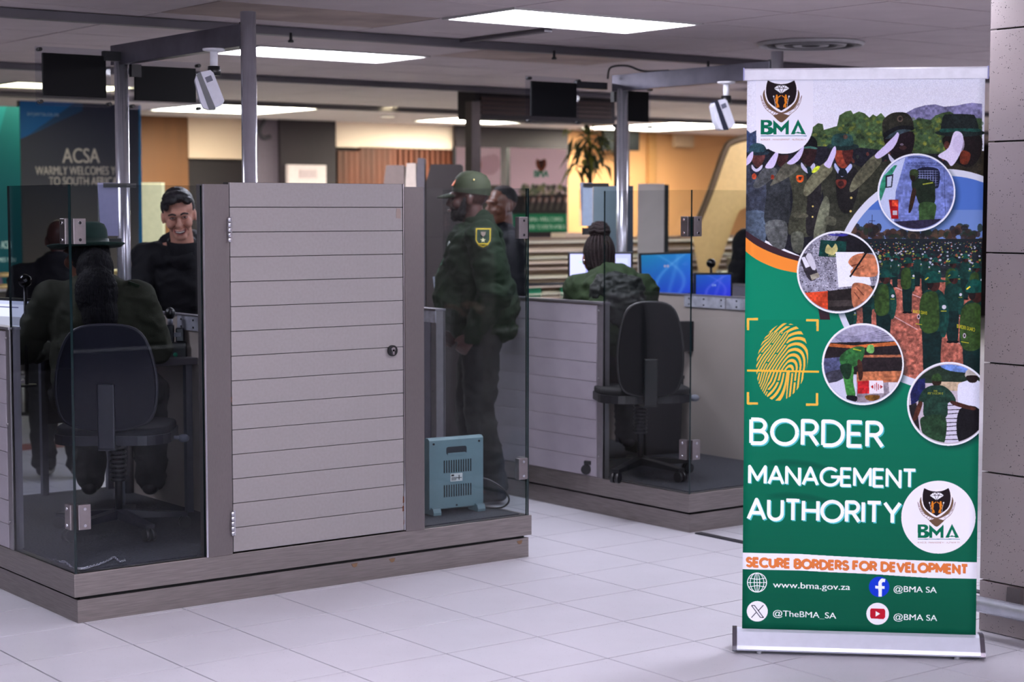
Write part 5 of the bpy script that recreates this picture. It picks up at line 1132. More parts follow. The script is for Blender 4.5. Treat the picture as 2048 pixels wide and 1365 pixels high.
# chest mark (white) and zip, collar
nk = Vector(P['neck'])
MB().lathe([(.088, -.045), (.082, .0), (.086, .042), (.080, .048), (.074, .040), (.072, .0), (.078, -.045)], 28, M=Matrix.Translation(nk) @ Matrix.Rotation(-.25, 4, 'X')).build('collar', NAVY, m3)
MB().prism([(-.030, 0), (.008, 0), (.008, .026), (-.003, .026), (-.010, .012), (-.018, .016), (-.030, .006)], 'y', .0, .004, M=HM(-.088, .192, 1.225, -.38, 0, .25)).build('chest_mark', WHITE, m3)
# ---------------- standing officer in cap
P = dict(hip=(0, -.03, .97), chest=(0, .02, 1.27), neck=(0, -.01, 1.485), head=HM(0, .055, 1.51, .02, 0, 0),
         arm_l=[(-.20, -.03, 1.43), (-.24, -.11, 1.15), (-.19, .02, .91)], arm_r=[(.20, .02, 1.43), (.24, -.04, 1.14), (.17, .12, .93)],
         hand_l=((.15, .6, -.8), (-1, 0, 0), 1, .6), hand_r=((-.15, .6, -.8), (1, 0, 0), -1, .6), leg_l=[(-.095, -.02, .90), (-.10, -.01, .48), (-.10, -.09, .10)], leg_r=[(.095, 0, .90), (.11, .06, .48), (.12, -.0, .10)], toe_l=(-.11, .08, .035), toe_r=(.13, .15, .035))
p4 = LD(958, 9.55)
def belly(j): j.ell(Vector((0, .095, 1.12)), (.17, .145, .22)); j.ell(Vector((0, -.06, 1.06)), (.18, .15, .20)); j.ell(Vector((0, -.03, .93)), (.19, .18, .07)); j.ell(Vector((0, -.02, 1.44)), (.17, .10, .07))
m4 = person('standing officer in dark green uniform jacket and cap, profile facing left', p4, rzf(-Lv+Fv*.06), P, SK_D, OLIVE2, TROU, SHOE, torso=(.215, .165), top_extra=belly, arm_r=.092, top_d=.022)
Mh = P['head']; T3 = Mh.to_3x3().to_4x4()
cp = MB(); cp.lathe([(.001, .108), (.030, .106), (.060, .092), (.080, .064), (.088, .030), (.089, -.012)], 32, M=Mh @ HM(0, -.012, .155, .10, 0, 0) @ Matrix.Diagonal((.95, 1.16, 1, 1)))
cpo = cp.build('cap', mat('cap_green', (38, 46, 26), .8, 0, .12, 20), m4)
v = MB(); vv = []; Mv = Mh @ HM(0, .078, .150, -.22, 0, 0)
for j in range(6):
    r = .0+j*.018
    for i in range(13):
        a = PI*i/12; vv.append(Mv @ Vector((.074*math.cos(a)*(1-.03*j), math.sin(a)*(.012+r), -.010*abs(math.cos(a))**2*2-.0003*j*j)))
v.add(vv, [(j*13+i, j*13+i+1, (j+1)*13+i+1, (j+1)*13+i) for j in range(5) for i in range(12)], True)
vo = v.build('visor', mat('cap_green', (50, 62, 34)), cpo); sm = vo.modifiers.new('s', 'SOLIDIFY'); sm.thickness = .004
MB().ell(Mh @ HM(0, -.012, .155, .10, 0, 0) @ Vector((0, 0, .108)), (.008, .008, .004)).build('button', OLIVE, cpo)
MB().ell(Mh @ Vector((-.083, -.03, .215)), (.004, .005, .005)).build('eyelet', mat('eyelet_gold', (220, 200, 130), .4), cpo)
MB().prism([(-.02, -.012), (.02, -.012), (.016, .028), (0, .036), (-.016, .028)], 'y', 0, .004, M=Mh @ HM(-.020, .082, .192, .52, 0, .25)).build('cap_emblem', mat('emblem_orange', (196, 96, 44), .6), cpo)
b = Bl(); b.ell(Mh @ Vector((0, .040, .045)), (.058, .058, .050), M=T3); b.ell(Mh @ Vector((0, .072, .020)), (.03, .026, .028), M=T3)
for sx in (-1, 1): b.cap(Mh @ Vector((sx*.068, .015, .11)), Mh @ Vector((sx*.055, .035, .04)), .013, .02)
b.grow('beard', mat('beard', (22, 16, 18), .8, 0, .3, 90, bump=.6), m4, voxel=.006, smooth=2, disp=.003, dscale=50)
MB().tube([tuple(Mh @ Vector(v_)) for v_ in ((-.022, .094, .052), (-.012, .104, .050), (0, .108, .049), (.012, .104, .050))], .0065, 8).build('lips', mat('lips_dark', (120, 84, 84), .4), m4)
# shoulder patch
Mp = HM(-.272, .0, 1.335, 0, 0, PI/2) @ Euler((math.radians(-16), 0, 0)).to_matrix().to_4x4()
Mp = Matrix.Translation((-.295, -.045, 1.425)) @ Euler((0, math.radians(14), 0)).to_matrix().to_4x4()
def shield(k): return [(-.040*k, .048*k), (.040*k, .048*k), (.040*k, -.020*k), (.024*k, -.046*k), (0, -.056*k), (-.024*k, -.046*k), (-.040*k, -.020*k)]
for nm, k, x, c in (('patch', 1.12, 0, (44, 56, 40)), ('patch_border', .97, .003, (214, 184, 44)), ('patch_field', .82, .005, (34, 56, 38))): po = MB().prism([(u, v_) for u, v_ in shield(k)], 'x', -.002-x, .002-x, M=Mp).build(nm, mat(nm, c, .7), m4)
MB().prism([(-.013, .026), (.013, .026), (.010, .010), (0, .0), (-.010, .010)], 'x', -.012, -.006, M=Mp).build('patch_emblem', mat('patch_emblem', (150, 130, 120), .6), m4)
st = [((.014 if i % 2 == 0 else .006)*math.sin(i*PI/5), -.018+(.014 if i % 2 == 0 else .006)*math.cos(i*PI/5)) for i in range(10)]
MB().prism(st, 'x', -.012, -.006, M=Mp).build('patch_star', mat('patch_star', (230, 220, 170), .6), m4)
MB().box(-.026, .026, 0, .002, -.04, -.034).build('patch_bar', mat('patch_border', (214, 184, 44)), m4).matrix_local = Mp @ HM(-.009, 0, 0, 0, 0, PI/2)
MB().prism(rounded(.054, .085, .006), 'y', 0, .003, M=HM(-.05, .225, 1.17, -.1, .1, .5)).build('id_card', mat('id_card', (196, 206, 226), .3), m4)
MB().tube(smooth_closed([(-.05, .13, 1.40), (-.065, .185, 1.30), (-.05, .230, 1.20)], 5, False), .004, 6).build('lanyard', mat('lanyard', (60, 110, 80), .6), m4)
MB().prism([(-.015, -.02), (.015, -.02), (.013, .012), (0, .022), (-.013, .012)], 'y', 0, .004, M=HM(-.105, .15, 1.38, .15, 0, .5)).build('chest_badge', mat('badge_white', (200, 205, 200), .6), m4)
MB().lathe([(.092, -.03), (.084, .0), (.080, .030), (.074, .034), (.070, .028), (.074, .0), (.082, -.03)], 28, M=Matrix.Translation((0, .0, 1.500)) @ Matrix.Rotation(-.12, 4, 'X')).build('collar', OLIVE2, m4)
# ---------------- head and dark coat behind him
P = dict(hip=(0, 0, .92), chest=(0, 0, 1.24), neck=(0, 0, 1.43), head=HM(0, .01, 1.475, .05, 0, .5), arm_l=[(-.18, -.02, 1.36), (-.22, -.04, 1.08), (-.20, .04, .86)], arm_r=[(.18, 0, 1.36), (.22, -.02, 1.08), (.20, .06, .86)], hand_l=((0, .2, -1), (-1, 0, 0), 1), hand_r=((0, .2, -1), (1, 0, 0), -1), **stand_legs(.92))
person('man with short hair and dark coat standing behind the capped officer', LD(1004, 10.9), rzf(-Fv*.25-Lv), P, SK_M, NAVY, TROU, SHOE, voxel=.009)
b = Bl(); Mh = P['head']; b.ell(Mh @ Vector((0, -.02, .165)), (.079, .092, .078), M=Mh.to_3x3().to_4x4()); b.grow('hair', mat('short_hair', (26, 22, 24), .8), [o for o in bpy.data.objects if o.name.startswith('person')][-1], voxel=.008, smooth=2)
# ---------------- bald man beyond the officer with the hat
P = dict(hip=(0, 0, .80), chest=(0, .03, 1.08), neck=(0, .04, 1.245), head=HM(0, .06, 1.275, -.1, 0, .3), arm_l=[(-.21, 0, 1.18), (-.28, .04, .92), (-.2, .2, .80)], arm_r=[(.21, 0, 1.18), (.28, .04, .92), (.2, .2, .80)], hand_l=((0, .2, -1), (-1, 0, 0), 1), hand_r=((0, .2, -1), (1, 0, 0), -1), **stand_legs(.80))
person('bald man in dark coat seen beyond the brimmed hat of the seated officer', LD(114, 10.4), rzf(Fv), P, SK_D, NAVY, TROU, SHOE, voxel=.009)
# ---------------- dark figure at the banner edge
P = dict(hip=(0, 0, .92), chest=(0, 0, 1.24), neck=(0, 0, 1.44), head=HM(0, .02, 1.48, .05, 0, 0), arm_l=[(-.20, 0, 1.36), (-.27, -.02, 1.08), (-.22, .16, .92)], arm_r=[(.20, 0, 1.36), (.26, -.02, 1.08), (.24, .10, .86)], hand_l=((0, .6, -1), (-1, 0, 0), 1), hand_r=((0, .2, -1), (1, 0, 0), -1), **stand_legs(.92))
m7 = person('person in black jacket mostly hidden behind the left edge of the roll-up banner', LD(1552, 11.8), rzf(-Fv), P, SK_M, NAVY, TROU, SHOE, voxel=.010)
b = Bl(); Mh = P['head']; b.ell(Mh @ Vector((0, -.02, .165)), (.081, .092, .08), M=Mh.to_3x3().to_4x4()); b.grow('hair', HAIR, m7, voxel=.009, smooth=2)
# ---------------- seated woman with the bun, farther booth
P = dict(hip=(0, 0, .58), chest=(0, .06, .84), neck=(-.02, .10, 1.0), head=HM(-.055, .16, 1.0, -.16, 0, .1),
         arm_l=[(-.165, .10, .95), (-.215, .26, .74), (-.20, .50, .80)], arm_r=[(.165, .06, .95), (.215, .20, .72), (.14, .45, .78)], hand_l=((.1, 1, 0), (0, 0, 1), 1), hand_r=((-.1, 1, 0), (0, 0, 1), -1), **SEAT_LEGS)
p6 = LD(1226, 9.35, .196)
def hooded(j): j.ell(Vector((0, -.055, .80)), (.17, .10, .16))
m6 = person('seated woman with braided bun and green hooded jacket, back turned, farther booth', p6, rzf(Fv-Lv*.05), P, SK_M, mat('green_jacket', (32, 46, 25), .8, 0, .15, 8, bump=.3, bscale=250, spec=.2), TROU, SHOE, torso=(.195, .135), top_extra=hooded, arm_r=.066, top_d=.02)
Mh = P['head']; T3 = Mh.to_3x3().to_4x4()
b = Bl(); b.ell(Mh @ Vector((0, -.022, .145)), (.078, .090, .088), M=T3); b.ell(Mh @ Vector((0, -.055, .08)), (.066, .05, .075), M=T3); b.grow('hair', HAIRB, m6, voxel=.007, smooth=2)
br = MB(); cb = Mh @ Vector((0, -.045, .245))
for i in range(15):
    a = math.radians(-205+i*230/14+0); x, y = math.cos(a), math.sin(a)
    pts = [(.02*x, -.04+.02*y, .234), (.052*x, -.03+.060*y, .218), (.076*x, -.02+.090*y, .165), (.074*x, -.022+.086*y, .11), (.058*x, -.035+.066*y, .05)]
    br.tube(smooth_closed([tuple(Mh @ Vector(p_)) for p_ in pts], 5, False), .0085, 8)
br.build('braids', HAIRB, m6)
bu_ = MB()
for q in range(5):
    for rr, zz in ((.050, .0), (.044, .024), (.032, .044)):
        pass
for j, (rr, zz) in enumerate(((.040, -.008), (.046, .008), (.042, .024), (.031, .038), (.015, .045))):
    bu_.tube([cb+Vector((rr*math.cos(t_), rr*math.sin(t_), zz+.004*math.sin(5*t_))) for t_ in np.linspace(0, 2*PI, 28, endpoint=False)], .0145, 8, closed=True)
bu_.ell(cb+Vector((0, 0, .015)), (.038, .038, .034)); bu_.build('bun', HAIRB, m6)
hd = Bl(); 
for (c, r) in (((0, -.035, 1.00), (.105, .06, .045)), ((-.075, -.065, .94), (.045, .04, .08)), ((.10, -.085, .92), (.055, .04, .11)), ((0.04, -.125, .86), (.11, .05, .12)), ((.11, -.135, .79), (.085, .045, .08)), ((.03, -.10, .95), (.11, .045, .07))): hd.ell(Vector(c), r)
hd.grow('hood', mat('dark_hood', (19, 23, 21), .6, 0, .15, 8, bump=.3, bscale=200, spec=.25), m6, voxel=.009, smooth=3, disp=.02, dscale=13)
hd = MB().lathe([(.012, -.004), (.012, .004)], 16, M=HM(-.137, .155, 1.10, 0, PI/2, 0), cap=True).build('earring', CHROME, m6)
# ================================================================ furniture and equipment
def office_chair(label, loc, rz, back_h=(.56, .93), seat_z=.47, wid=.45, tint=(19, 19, 31)):
    t = thing('office_chair', label, 'chair', loc, rz)
    fab = mat('chair_fabric_%d' % tint[0], tint, .85, 0, .2, 40, bump=.3, bscale=300); pl = mat('chair_plastic_%d' % tint[0], tuple(v+10 for v in tint), .4)
    s = MB(); s.prism(rounded(.48, .46, .12, cy=.0), 'z', seat_z-.07, seat_z-.03); s.build('seat_shell', pl, t)
    Bl().prism(rounded(.47, .45, .13), 'z', seat_z-.045, seat_z+.0).grow('seat', fab, t, voxel=.009, smooth=8)
    z0, z1 = back_h; pr = smooth_closed([(-wid*.44, z0+.02), (-wid*.50, (z0+z1)/2-.05), (-wid*.44, z1-.10), (-wid*.30, z1-.01), (0, z1+.01), (wid*.30, z1-.01), (wid*.44, z1-.10), (wid*.50, (z0+z1)/2-.05), (wid*.44, z0+.02), (wid*.25, z0-.02), (0, z0-.03), (-wid*.25, z0-.02)], 4)
    Bl().prism(pr, 'y', -.245, -.205).grow('backrest', fab, t, voxel=.009, smooth=7)
    MB().prism([(x*.97, z) for x, z in pr], 'y', -.262, -.240).build('back_shell', mat('chair_shell_%d' % tint[0], tint, .6, spec=.2), t)
    MB().tube([(x*1.0, -.252, z) for x, z in pr], .008, 8, closed=True).build('edge_piping', pl, t)
    MB().box(-.035, .035, -.275, -.255, seat_z-.08, z0+.16, bev=.006).box(-.035, .035, -.27, -.05, seat_z-.085, seat_z-.065).build('back_bracket', pl, t)
    c = MB().cyl((0, 0, .09), (0, 0, seat_z-.07), .016).build('gas_column', mat('column_black', (20, 20, 24), .3), t)
    b = MB()
    for k in range(9): b.lathe([(.030, 0), (.037, .008), (.030, .016)], 20, (0, 0, seat_z-.25+k*.0195))
    b.build('bellows', mat('bellows', (26, 26, 32), .35), c)
    for k in range(5):
        a = 2*PI*k/5+.3; ux, uy = math.cos(a), math.sin(a); R_ = Matrix.Rotation(a, 4, 'Z')
        lg = MB().prism([(0, .10), (.27, .072), (.29, .072), (.29, .056), (.27, .054), (0, .062)], 'y', -.022, .022, M=R_).build('base_arm', pl, t)
        q = MB().cyl((0.28, -.022, .028), (.28, -.004, .028), .026, n=18); q.cyl((.28, .004, .028), (.28, .022, .028), .026, n=18); q.cyl((.28, 0, .03), (.28, 0, .062), .007)
        q.v = [tuple(R_ @ Vector(v)) for v in q.v]; q.build('castor', BLACK, lg)
    MB().cyl((.19, -.02, seat_z-.06), (.27, -.02, seat_z-.065), .008).ell((.28, -.02, seat_z-.066), (.025, .012, .018)).build('lever', mat('lever_knob', (110, 112, 124), .4), t)
    return t
office_chair('dark office chair with navy back under the officer with the hat', LD(228, 7.55, .196), rzf(Fv)+.05, back_h=(.50, .89), wid=.41)
office_chair('tall black office chair under the woman with the bun', LD(1283, 9.15, .196), rzf(Fv-Lv*.1)+.02, back_h=(.47, .90), wid=.33, tint=(6, 6, 9))
# desks
def desk(label, x0, x1, y0, y1, z):
    t = thing('desk', label, 'desk', ((x0+x1)/2, (y0+y1)/2, .196)); a, b = (x1-x0)/2, (y1-y0)/2; h = z-.196
    MB().box(-a, a, -b, b, h-.03, h, bev=.003).build('desk_top', mat('desk_grey', (96, 92, 98), .5), t)
    for sx in (-1, 1):
        for sy in (-1, 1): MB().box(sx*a-.02*sx, sx*a-.05*sx, sy*b-.02*sy, sy*b-.05*sy, 0, h-.03).build('leg', mat('desk_leg', (110, 112, 124), .4, .6), t)
    MB().box(-a+.04, a-.04, b-.05, b-.04, h-.36, h-.03).build('modesty_panel', mat('desk_panel', (44, 40, 46), .6), t)
    return t
desk('low grey desk against the partition of the nearer booth', 3.33, 3.735, 7.28, 8.20, .90)
desk('low grey desk along the back of the farther booth', 6.00, 6.86, 7.78, 8.20, .88)
# box on the desk + device
p = Vector((3.60, 7.50, .90)); t = thing('desk_unit', 'flat black unit with white sticker on the nearer booth desk', 'device', p, -.2)
MB().box(-.13, .10, -.09, .09, 0, .055, bev=.004).build('case', BLACK, t); MB().box(-.04, .03, -.0925, -.09, .018, .038).build('sticker', mat('sticker', (170, 170, 176), .5), t)
MB().box(-.10, .10, -.07, .09, .055, .075, bev=.003).build('tray', mat('tray_dark', (24, 22, 26), .5), t)
# stamp stand on the partition
p = atz(369, 735, .87); p = Vector((3.69, 7.42, .86)); t = thing('stamp_stand', 'black stand of stamps with red and green studs on the nearer partition', 'stand', p, -.5)
MB().box(-.055, .055, -.04, .04, 0, .105, bev=.006).build('box', BLACK, t)
MB().ell((-.03, -.042, .055), (.010, .005, .010)).build('red_stud', mat('stud_red', (180, 50, 40), .3), t); MB().ell((.005, -.042, .05), (.010, .005, .010)).build('green_stud', mat('stud_green', (20, 140, 110), .3), t)
for a_ in ((-.035, .0, -.03, .02, .105, .185), (.006, .045, -.025, .025, .105, .17)): MB().box(*a_, bev=.006).build('stamp_body', mat('stamp_black', (30, 30, 38), .25), t)
MB().cyl((-.018, 0, .185), (-.018, 0, .215), .012).box(-.03, .03, -.028, -.024, .13, .15).build('stamp_neck', mat('stamp_grey', (130, 130, 142), .35), t)
MB().ell((-.018, 0, .235), (.024, .024, .028)).build('stamp_knob', BLACK, t)
p = Vector((6.855, 7.44, .90)); t = thing('reader_box', 'black reader box with green stud on the farther partition', 'device', p, -.3)
MB().box(-.12, .08, -.03, .03, -.13, .04, bev=.005).build('case', BLACK, t); MB().box(-.10, -.07, -.036, -.03, -.06, -.02).build('green_stud', mat('stud_green', (20, 140, 110), .3, emis=.3), t)
t = thing('bin', 'black bin with red mark on the floor of the farther booth', 'bin', (6.72, 7.55, .196), -.2)
MB().prism([(-.11, 0), (.11, 0), (.13, .42), (-.13, .42)], 'y', -.12, .12).build('body', mat('bin_black', (20, 20, 24), .5), t); MB().box(-.135, .135, -.125, .125, .42, .44, bev=.004).build('rim', mat('bin_rim', (28, 28, 32), .4), t); MB().box(-.06, .0, -.05, -.02, .4405, .443).build('red_mark', mat('red_mark', (180, 60, 40), .5), t)
# monitors
def wall_blue(cv):
    xx, yy = cv.grid(); W, H = cv.w, cv.h; u, v = xx/W, yy/H
    base = np.stack([14+24*u, 66+56*v, 176+30*u], -1)
    for c, s_, k in ((.35, .9, 1), (.75, -.8, .8), (.55, .3, .6)):
        d = np.abs((u-c)-s_*(v-.3)**2+.25*np.sin(v*3+c*5)*.4); g = np.exp(-(d/.045)**2)[..., None]*k*.35; base = base*(1-g)+np.array([120, 180, 236])*g
    cv.a[:] = base
def wall_blue2(cv):
    wall_blue(cv); cv.a[:, :, 0] += 10; cv.a[:, :, 1] *= .72; cv.a[:, :, 2] *= 1.05; w = cv.w; font_text(cv, 'EN', (w*.46, cv.h*.5), (w*.56, cv.h*.5), .012, (170, 190, 240))
def wall_blue1(cv):
    wall_blue(cv); w = cv.w; cv.oval(w*.47, cv.h*.70, .008, .008, (150, 150, 190)); cv.oval(w*.53, cv.h*.70, .008, .008, (150, 150, 190)); cv.oval(w*.28, cv.h*.2, .005, .005, (230, 240, 255))
def ui_white(cv):
    cv.a[:] = (176, 178, 240); h, w = cv.h, cv.w
    cv.poly([(.15*w, .80*h), (.45*w, .80*h), (.45*w, .82*h), (.15*w, .82*h)], (140, 190, 90)); cv.poly([(.06*w, .30*h), (.5*w, .30*h), (.5*w, .33*h), (.06*w, .33*h)], (30, 110, 90))
    cv.line([(.25*w, .35*h), (.28*w, .72*h), (.31*w, .35*h)], .003, (60, 60, 150)); cv.poly([(.6*w, .2*h), (.95*w, .2*h), (.95*w, .9*h), (.6*w, .9*h)], (190, 192, 246))
def ui_page(cv):
    cv.a[:] = (196, 200, 226); h, w = cv.h, cv.w
    cv.poly([(0, .9*h), (w, .9*h), (w, h), (0, h)], (170, 176, 206)); cv.poly([(.02*w, .0), (.22*w, 0), (.22*w, .86*h), (.02*w, .86*h)], (182, 186, 214)); cv.poly([(.03*w, .72*h), (.2*w, .72*h), (.2*w, .77*h), (.03*w, .77*h)], (60, 62, 80))
    for i in range(6): cv.poly([(.05*w, (.62-.09*i)*h), (.18*w, (.62-.09*i)*h), (.18*w, (.635-.09*i)*h), (.05*w, (.635-.09*i)*h)], (120, 124, 150))
    cv.poly([(.35*w, .80*h), (.75*w, .80*h), (.75*w, .83*h), (.35*w, .83*h)], (90, 92, 130)); cv.poly([(.38*w, .30*h), (.8*w, .30*h), (.8*w, .55*h), (.38*w, .55*h)], (150, 152, 170))
def monitor(label, px0, px1, py0, py1, D, draw, yaw=0, roll=0, emis=1.0, group=None):
    k = D/3589; w_ = (px1-px0)*k/math.cos(yaw); zt = CAM_H-(py0-418.5)*k; zb = CAM_H-(py1-418.5)*k; h = zt-zb; p = LD((px0+px1)/2, D, zb)
    t = thing('monitor', label, 'monitor', p, -(PI/2-AX)+yaw)
    R_ = Euler((0, roll, 0)).to_matrix().to_4x4(); bz = .012
    MB().box(-w_/2, w_/2, 0, .03, 0, h, bev=.004, M=R_).build('casing', BLACK, t)
    cv = Canvas(w_-2*bz, h-2*bz, .0015, (0, 0, 0)); draw(cv); mm = cv.material('screen_print_%d' % px0, .3, emis)
    a, c = w_/2-bz, h-bz; me = bpy.data.meshes.new('display'); me.from_pydata([tuple(R_ @ Vector(v)) for v in ((-a, -.0015, bz), (a, -.0015, bz), (a, -.0015, c), (-a, -.0015, c))], [], [(0, 1, 2, 3)]); me.materials.append(mm)
    uv = me.uv_layers.new(name='UVMap')
    for i, q in enumerate(((0, 0), (1, 0), (1, 1), (0, 1))): uv.data[i].uv = q
    o = bpy.data.objects.new('display', me); COL.objects.link(o); o.parent = t
    return t, zb
def mstand(t, zb, ztop):
    MB().box(-.03, .03, .03, .05, ztop-zb, .12).build('neck', BLACK, t); MB().box(-.10, .10, -.04, .12, ztop-zb, ztop-zb+.012, bev=.004).build('foot', BLACK, t)
t, zb = monitor('monitor with white window in front of the seated woman, farther booth', 1136, 1266, 504, 598, 10.15, ui_white, -.04, 0, 1.0); mstand(t, zb, .88)
t, zb = monitor('larger blue-screen monitor behind the farther glass corner', 1281, 1389, 505, 592, 10.5, wall_blue1, .10, -.03, .6); mstand(t, zb, .93)
t, zb = monitor('smaller blue-screen monitor left of the banner edge', 1389, 1467, 546, 600, 10.4, wall_blue2, .05, 0, .6); mstand(t, zb, .93)
t = thing('counter', 'pale counter behind the farther partition carrying two blue-screen monitors', 'counter', (7.22, 7.65, 0), 0)
MB().box(-.26, .30, -.56, .56, .905, .93).build('top', mat('counter_pale', (170, 160, 160), .5), t); MB().box(-.10, .28, -.54, .54, .2, .905).build('body', mat('counter_body', (120, 112, 116), .6), t)
t, zb = monitor('monitor showing a pale page at the left edge behind the low wall', -60, 62, 596, 678, 7.75, ui_page, .06, .05, .8); mstand(t, zb, .80) if False else MB().box(-.05, .0, .03, .06, .805-zb, .12).build('neck', BLACK, t)
t = thing('counter', 'small counter under the monitor at the left edge', 'counter', LD(8, 7.9, .196), -(PI/2-AX))
MB().box(-.20, .035, -.06, .16, .58, .604).build('top', mat('counter_pale', (170, 160, 160)), t); MB().box(-.17, .02, -.04, .13, 0, .58).build('body', mat('counter_dark', (60, 56, 60), .6), t)
for px, py, D, r, lab, zb in ((47, 562, 7.75, .029, 'glossy black ball camera above the monitor at the left edge', .8), (1423, 527, 10.55, .028, 'black ball camera above the smaller blue-screen monitor', .93)):
    p = LD(px, D, zb); z = CAM_H-(py-418.5)*D/3589-zb; t = thing('ball_camera', lab, 'camera', p)
    MB().ell((0, 0, z), (r, r, r), 24, 16).build('ball', mat('gloss_black', (8, 8, 10), .12), t); MB().cyl((0, 0, .006), (0, 0, z-r*.9), .008).build('stem', BLACK, t); MB().cyl((0, 0, 0), (0, 0, .01), .04).build('foot', BLACK, t)
# ---- heater
HB = mat('heater_teal', (104, 132, 140), .5, 0, .05, 20, bump=.1, bscale=500); HL = mat('heater_side', (124, 148, 188), .45); HD = mat('heater_seam', (60, 66, 80), .5)
hp = atz(884, 1040, .2); t = thing('portable_heater', 'pale blue-grey portable heater standing inside the glass of the nearer booth', 'heater', (4.655, 6.56, .196), -.10)
W2 = .140
MB().prism([(0, .025), (.0, .335), (.012, .345), (.035, .345), (.055, .33), (.055, .02), (.04, .012)], 'x', -W2, W2).build('rear_housing', HB, t)
MB().prism([(.055, .02), (.055, .33), (.070, .31), (.105, .19), (.125, .08), (.12, .015)], 'x', -W2+.006, W2-.006).build('front_housing', HL, t)
MB().prism([(.052, .018), (.052, .334), (.058, .334), (.058, .018)], 'x', -W2-.002, W2+.002).build('seam', HD, t)
for k in range(12):
    x = -.066+k*.0125
    for z0, z1 in ((.185, .242), (.075, .130)): MB().box(x, x+.005, -.0015, .004, z0, z1).build('vent_slot', mat('slot_black', (18, 22, 26), .8), t)
hh = MB().prism(rounded(.105, .036, .010, cy=.285), 'y', -.001, .003).build('handle_recess', mat('recess_dark', (30, 36, 44), .7), t)
MB().prism(rounded(.095, .010, .004, cy=.270), 'y', -.004, .002).build('handle_lip', HB, t)
lb = MB().box(-.032, .030, -.002, .0, .144, .180).build('rating_label', mat('label_white', (206, 212, 212), .5), t)
q = MB(); q.box(-.028, -.014, -.003, -.002, .168, .176)
for k in range(4): q.box(-.028, -.004+k*.002, -.003, -.002, .149+k*.004, .151+k*.004)
q.box(.0, .026, -.003, -.002, .158, .161); q.box(.010, .014, -.003, -.002, .150, .172); q.build('print', BLACK, lb)
for sx in (-1, 1):
    MB().prism([(-.028, .0), (.06, .0), (.06, .018), (-.005, .034), (-.022, .030), (-.030, .012)], 'x', sx*.115-.02, sx*.115+.02).build('foot', HB, t)
    MB().cyl((sx*.118, -.003, .320), (sx*.118, .002, .320), .005, n=10).build('screw', BLACK, t)
MB().cyl((0, -.003, .035), (0, .002, .035), .004, n=10).build('screw', BLACK, t)
tag(MB().tube(smooth_closed([(4.79, 6.60, .34), (4.83, 6.55, .33), (4.87, 6.49, .29), (4.885, 6.47, .24), (4.86, 6.50, .206), (4.80, 6.58, .203), (4.76, 6.66, .203)], 6, False), .0045, 8).build('cable', BLACK), 'black power cable looping from the portable heater to the booth glass', 'cable')
# ---- chain on the nearer platform
t = thing('chain', 'thin silver chain lying at the front corner of the nearer platform', 'chain', (0, 0, 0)); q = MB(); random.seed(2)
path = smooth_closed([tuple(atz(a, b, .203)) for a, b in ((103, 1118), (112, 1128), (128, 1124), (146, 1136), (165, 1138), (190, 1132), (212, 1124), (228, 1116), (240, 1124), (250, 1121))], 7, False)
for i in range(len(path)-1):
    a, b = Vector(path[i]), Vector(path[i+1]); c = (a+b)/2; d = (b-a).normalized(); s_ = Vector((-d.y, d.x, 0)) if i % 2 else Vector((0, 0, 1))
    if c.x < 2.745 or c.y < 6.355: c.x = max(c.x, 2.75); c.y = max(c.y, 6.36)
    q.tube([c+d*(.0085*math.cos(u))+s_*(.0045*math.sin(u)) for u in np.linspace(0, 2*PI, 10, endpoint=False)], .0014, 5, closed=True)
for v in range(3):
    pass
q.build('chain_links', CHROME, t, kind='stuff')
# ================================================================ roll-up banner
bt = thing('roll_up_banner', 'tall green roll-up banner of the border authority on a silver base', 'banner', (BL.x, BL.y, 0)); off = Vector((BL.x, BL.y, 0))
cvb = make_banner_canvas(); bm_ = cvb.material('banner_print', .6, gam=1.14, spec=.12)
zfoot = .07; TOPY = 150
vs = []; uvs = []; NX, NY = 24, 60
u_max = BW; vtop = ban(1720, 146)[1]
for j in range(NY+1):
    for i in range(NX+1):
        u, v_ = u_max*i/NX, vtop*j/NY
        e = 4*(i/NX-.5)**2; ripple = .0015*math.sin(i*.9)*math.exp(-((v_-.2)/.25)**2)
        du = -(.012*(1-v_/vtop))*(i/NX-.5)*0
        p = BL+bu*(u+du)+bv*v_+bnn*(-.010*e*math.sin(PI*v_/vtop)+ripple)-off; vs.append(tuple(p)); uvs.append((u/BW, v_/BHT))
fs = [(j*(NX+1)+i, j*(NX+1)+i+1, (j+1)*(NX+1)+i+1, (j+1)*(NX+1)+i) for j in range(NY) for i in range(NX)]
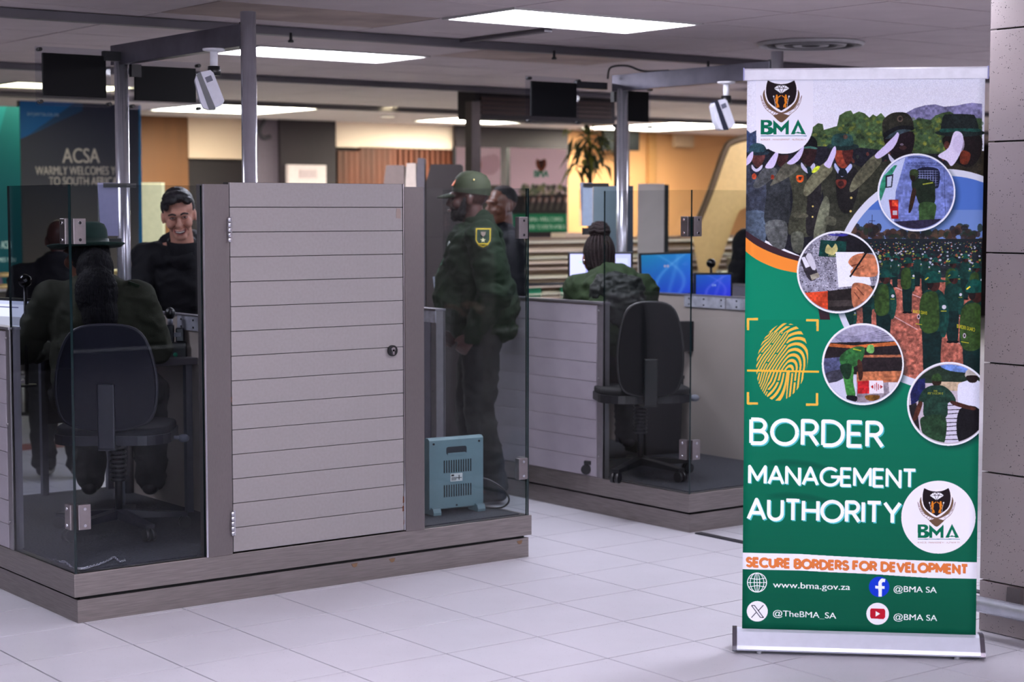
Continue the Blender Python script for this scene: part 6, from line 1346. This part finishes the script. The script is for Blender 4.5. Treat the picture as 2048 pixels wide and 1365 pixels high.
me = bpy.data.meshes.new('printed_sheet'); me.from_pydata(vs, [], fs); me.materials.append(bm_); uv = me.uv_layers.new(name='UVMap')
for l in me.loops: uv.data[l.index].uv = uvs[l.vertex_index]
me.polygons.foreach_set('use_smooth', [True]*len(fs)); me.update()
sh = bpy.data.objects.new('printed_sheet', me); COL.objects.link(sh); sh.parent = bt
sd = sh.modifiers.new('s', 'SOLIDIFY'); sd.thickness = .0006; sd.offset = -1
ang = math.atan2(bu.y, bu.x); Mb = Matrix.Rotation(ang, 4, 'Z')      # local x along the sheet, -y towards the viewer
top = BL+bv*vtop-off
Mt = Matrix.Translation(top) @ Mb
MB().prism([(-.012, -.022), (-.014, .012), (-.006, .018), (.010, .018), (.012, -.02), (.004, -.024)], 'x', -.010, BW+.006, M=Mt).build('top_rail', mat('rail_white', (222, 222, 232), .35, .1), bt)
for x in (-.014, BW+.006): MB().box(x, x+.004, -.016, .014, -.024, .020, M=Mt).build('rail_cap', mat('cap_bluegrey', (150, 150, 200), .4), bt)
Ms = Mb
prof = [(-.060, .012), (-.064, .018), (-.058, .030), (-.022, .072), (-.004, .078), (.030, .076), (.058, .060), (.066, .030), (.060, .012)]
MB().prism(prof, 'x', -.018, BW+.010, M=Ms).build('cassette', mat('anodised_silver', (206, 210, 224), .34, .35, .03, 30), bt)
MB().prism([(y*1.06-.0, z*1.10-.004) for y, z in prof], 'x', -.034, -.018, M=Ms).build('end_cap', mat('chrome_cap', (150, 150, 160), .12, 1), bt)
MB().prism([(y*1.06-.0, z*1.10-.004) for y, z in prof], 'x', BW+.010, BW+.026, M=Ms).build('end_cap', mat('chrome_cap', (150, 150, 160)), bt)
for x in (.06, BW-.07):
    for y in (-.045, .045): MB().cyl(Ms @ Vector((x, y, 0)), Ms @ Vector((x, y, .014)), .009, n=14).build('foot', mat('clear_foot', (170, 170, 176), .3), bt)
MB().cyl(Ms @ Vector((BW/2, .03, .07)), Matrix.Translation((0, 0, 0)) @ (Mt @ Vector((BW/2, .014, -.01))), .008).build('support_pole', CHROME, bt)
